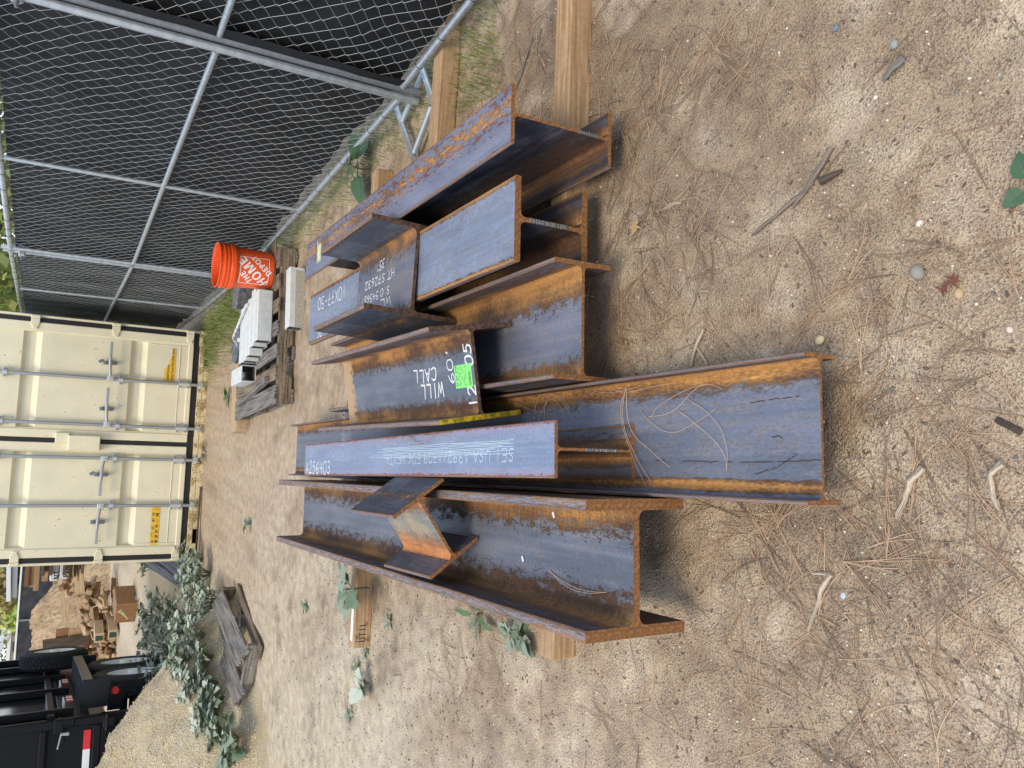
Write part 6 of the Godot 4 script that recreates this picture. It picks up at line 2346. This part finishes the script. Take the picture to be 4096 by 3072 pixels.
	needles_on("bent pine needles draped over the edge of the A256403 beam", three, .2525, [
		[[.068, .88], [.045, .82], [.040, .74], [.055, .70], [.072, .68]],
		[[.066, .86], [.038, .79], [.032, .73], [.052, .69], [.070, .67]]])
	var one := bx([-.410, .089, -1.44, -.127, -.004, 0])
	needles_on("pine needles lying in the leftmost beam near its end", one, .1585, [
		[[-.045, .36], [-.072, .28], [-.082, .19], [-.070, .10]],
		[[-.048, .36], [-.068, .27], [-.076, .18], [-.070, .10]]])
	needles_on("small arch of pine needles in the leftmost beam beside the offcut", one, .1585, [
		[[-.085, 1.55], [-.04, 1.50], [-.045, 1.40], [-.085, 1.36]],
		[[-.085, 1.55], [-.03, 1.46], [-.02, 1.33]]])
	var chips := [[-.47, -1.60, .262, "white chip on the leftmost beam's upper web"], [-.545, -1.62, .262, "small pale dropping low on the leftmost beam's web"]]
	for e in [[.105, .34, "white chip of paint lying on the leftmost beam's web"], [-.03, .50, "small pale fleck lying lower on the leftmost beam's web"]]:
		var g := G.new()
		g.box(Transform3D(), Vector3(.017, .002, .008), .0008)
		var c := put("paint_chip", [[g, M.paper_white]], self, one * T(Vector3(e[0], .1600, -e[1]), .5))
		tag(c, e[2], "chip", "pale chips on the leftmost beam")


func needles_on(label: String, x: Transform3D, y: float, curves: Array) -> void:
	var o := thing("pine_needle_cluster", label, "pine needles", x, "needle clusters on the beams")
	for c in curves:
		var cv := Curve3D.new()
		cv.bake_interval = .008
		var n: int = c.size()
		for i in n:
			var arch := .010 * sin(PI * i / (n - 1.0))
			cv.add_point(Vector3(c[i][0], y + arch + .001, -c[i][1]))
		for i in n:
			var a := cv.get_point_position(maxi(i - 1, 0))
			var b := cv.get_point_position(mini(i + 1, n - 1))
			cv.set_point_in(i, (a - b) * .24)
			cv.set_point_out(i, (b - a) * .24)
		var pts := []
		var rr := []
		for k in 19:
			pts.append(cv.sample_baked(cv.get_baked_length() * k / 18.0))
			rr.append(.0009 * (1.0 - .35 * k / 18.0))
		var g := G.new()
		g.col = Color(.50, .35, .25) * rng.randf_range(.8, 1.1)
		g.tube(pts, rr, 5, false)
		put("needle", [[g, M.needle]], o)


func _ready() -> void:
	rng.seed = 20240611
	hn.seed = 5
	hn.frequency = 1.1
	hn.fractal_octaves = 4
	tone.seed = 9
	tone.frequency = 0.9
	tone.fractal_octaves = 4
	# camera: held upright on its side, so the picture lies turned a quarter
	var cam := Camera3D.new()
	cam.name = "Camera"
	var pitch := 0.5304
	var roll := 0.0770
	var F := Vector3(0, -sin(pitch), -cos(pitch))
	var U0 := Vector3(0, cos(pitch), -sin(pitch))
	var R0 := Vector3(1, 0, 0)
	var R := R0 * cos(roll) + U0 * sin(roll)
	var U := U0 * cos(roll) - R0 * sin(roll)
	cam.transform = Transform3D(Basis(-U, R, -F), Vector3(0, 1.4614, 0))
	cam.fov = rad_to_deg(2.0 * atan(1536.0 / 3149.2))
	cam.near = 0.05
	cam.far = 300.0
	cam.current = true
	add_child(cam)
	# sky and light: bright overcast
	var sky_mat := ProceduralSkyMaterial.new()
	sky_mat.sky_top_color = Color(0.66, 0.73, 0.84)
	sky_mat.sky_horizon_color = Color(0.86, 0.88, 0.90)
	sky_mat.sky_curve = 0.12
	sky_mat.ground_bottom_color = Color(0.35, 0.30, 0.25)
	sky_mat.ground_horizon_color = Color(0.55, 0.52, 0.48)
	sky_mat.energy_multiplier = 1.0
	var sky := Sky.new()
	sky.sky_material = sky_mat
	var env := Environment.new()
	env.background_mode = Environment.BG_SKY
	env.sky = sky
	env.ambient_light_source = Environment.AMBIENT_SOURCE_SKY
	env.tonemap_mode = Environment.TONE_MAPPER_LINEAR
	env.tonemap_exposure = 2.3
	env.sdfgi_enabled = true
	env.ssao_enabled = true
	env.ssil_enabled = true
	var we := WorldEnvironment.new()
	we.name = "WorldEnvironment"
	we.environment = env
	add_child(we)
	var sun := DirectionalLight3D.new()
	sun.name = "Sun"
	sun.light_color = Color(1.0, 0.95, 0.88)
	sun.light_energy = 0.38
	sun.light_angular_distance = 22.0
	sun.shadow_enabled = true
	sun.look_at_from_position(Vector3(-1.6, 5.5, 3.2), Vector3.ZERO)
	add_child(sun)
	make_materials()
	ground()
	fence()
	container()
	far_yard()
	trailer()
	timbers()
	beams()
	pallet()
	old_pallet()
	plants()
	litter()
	loose()
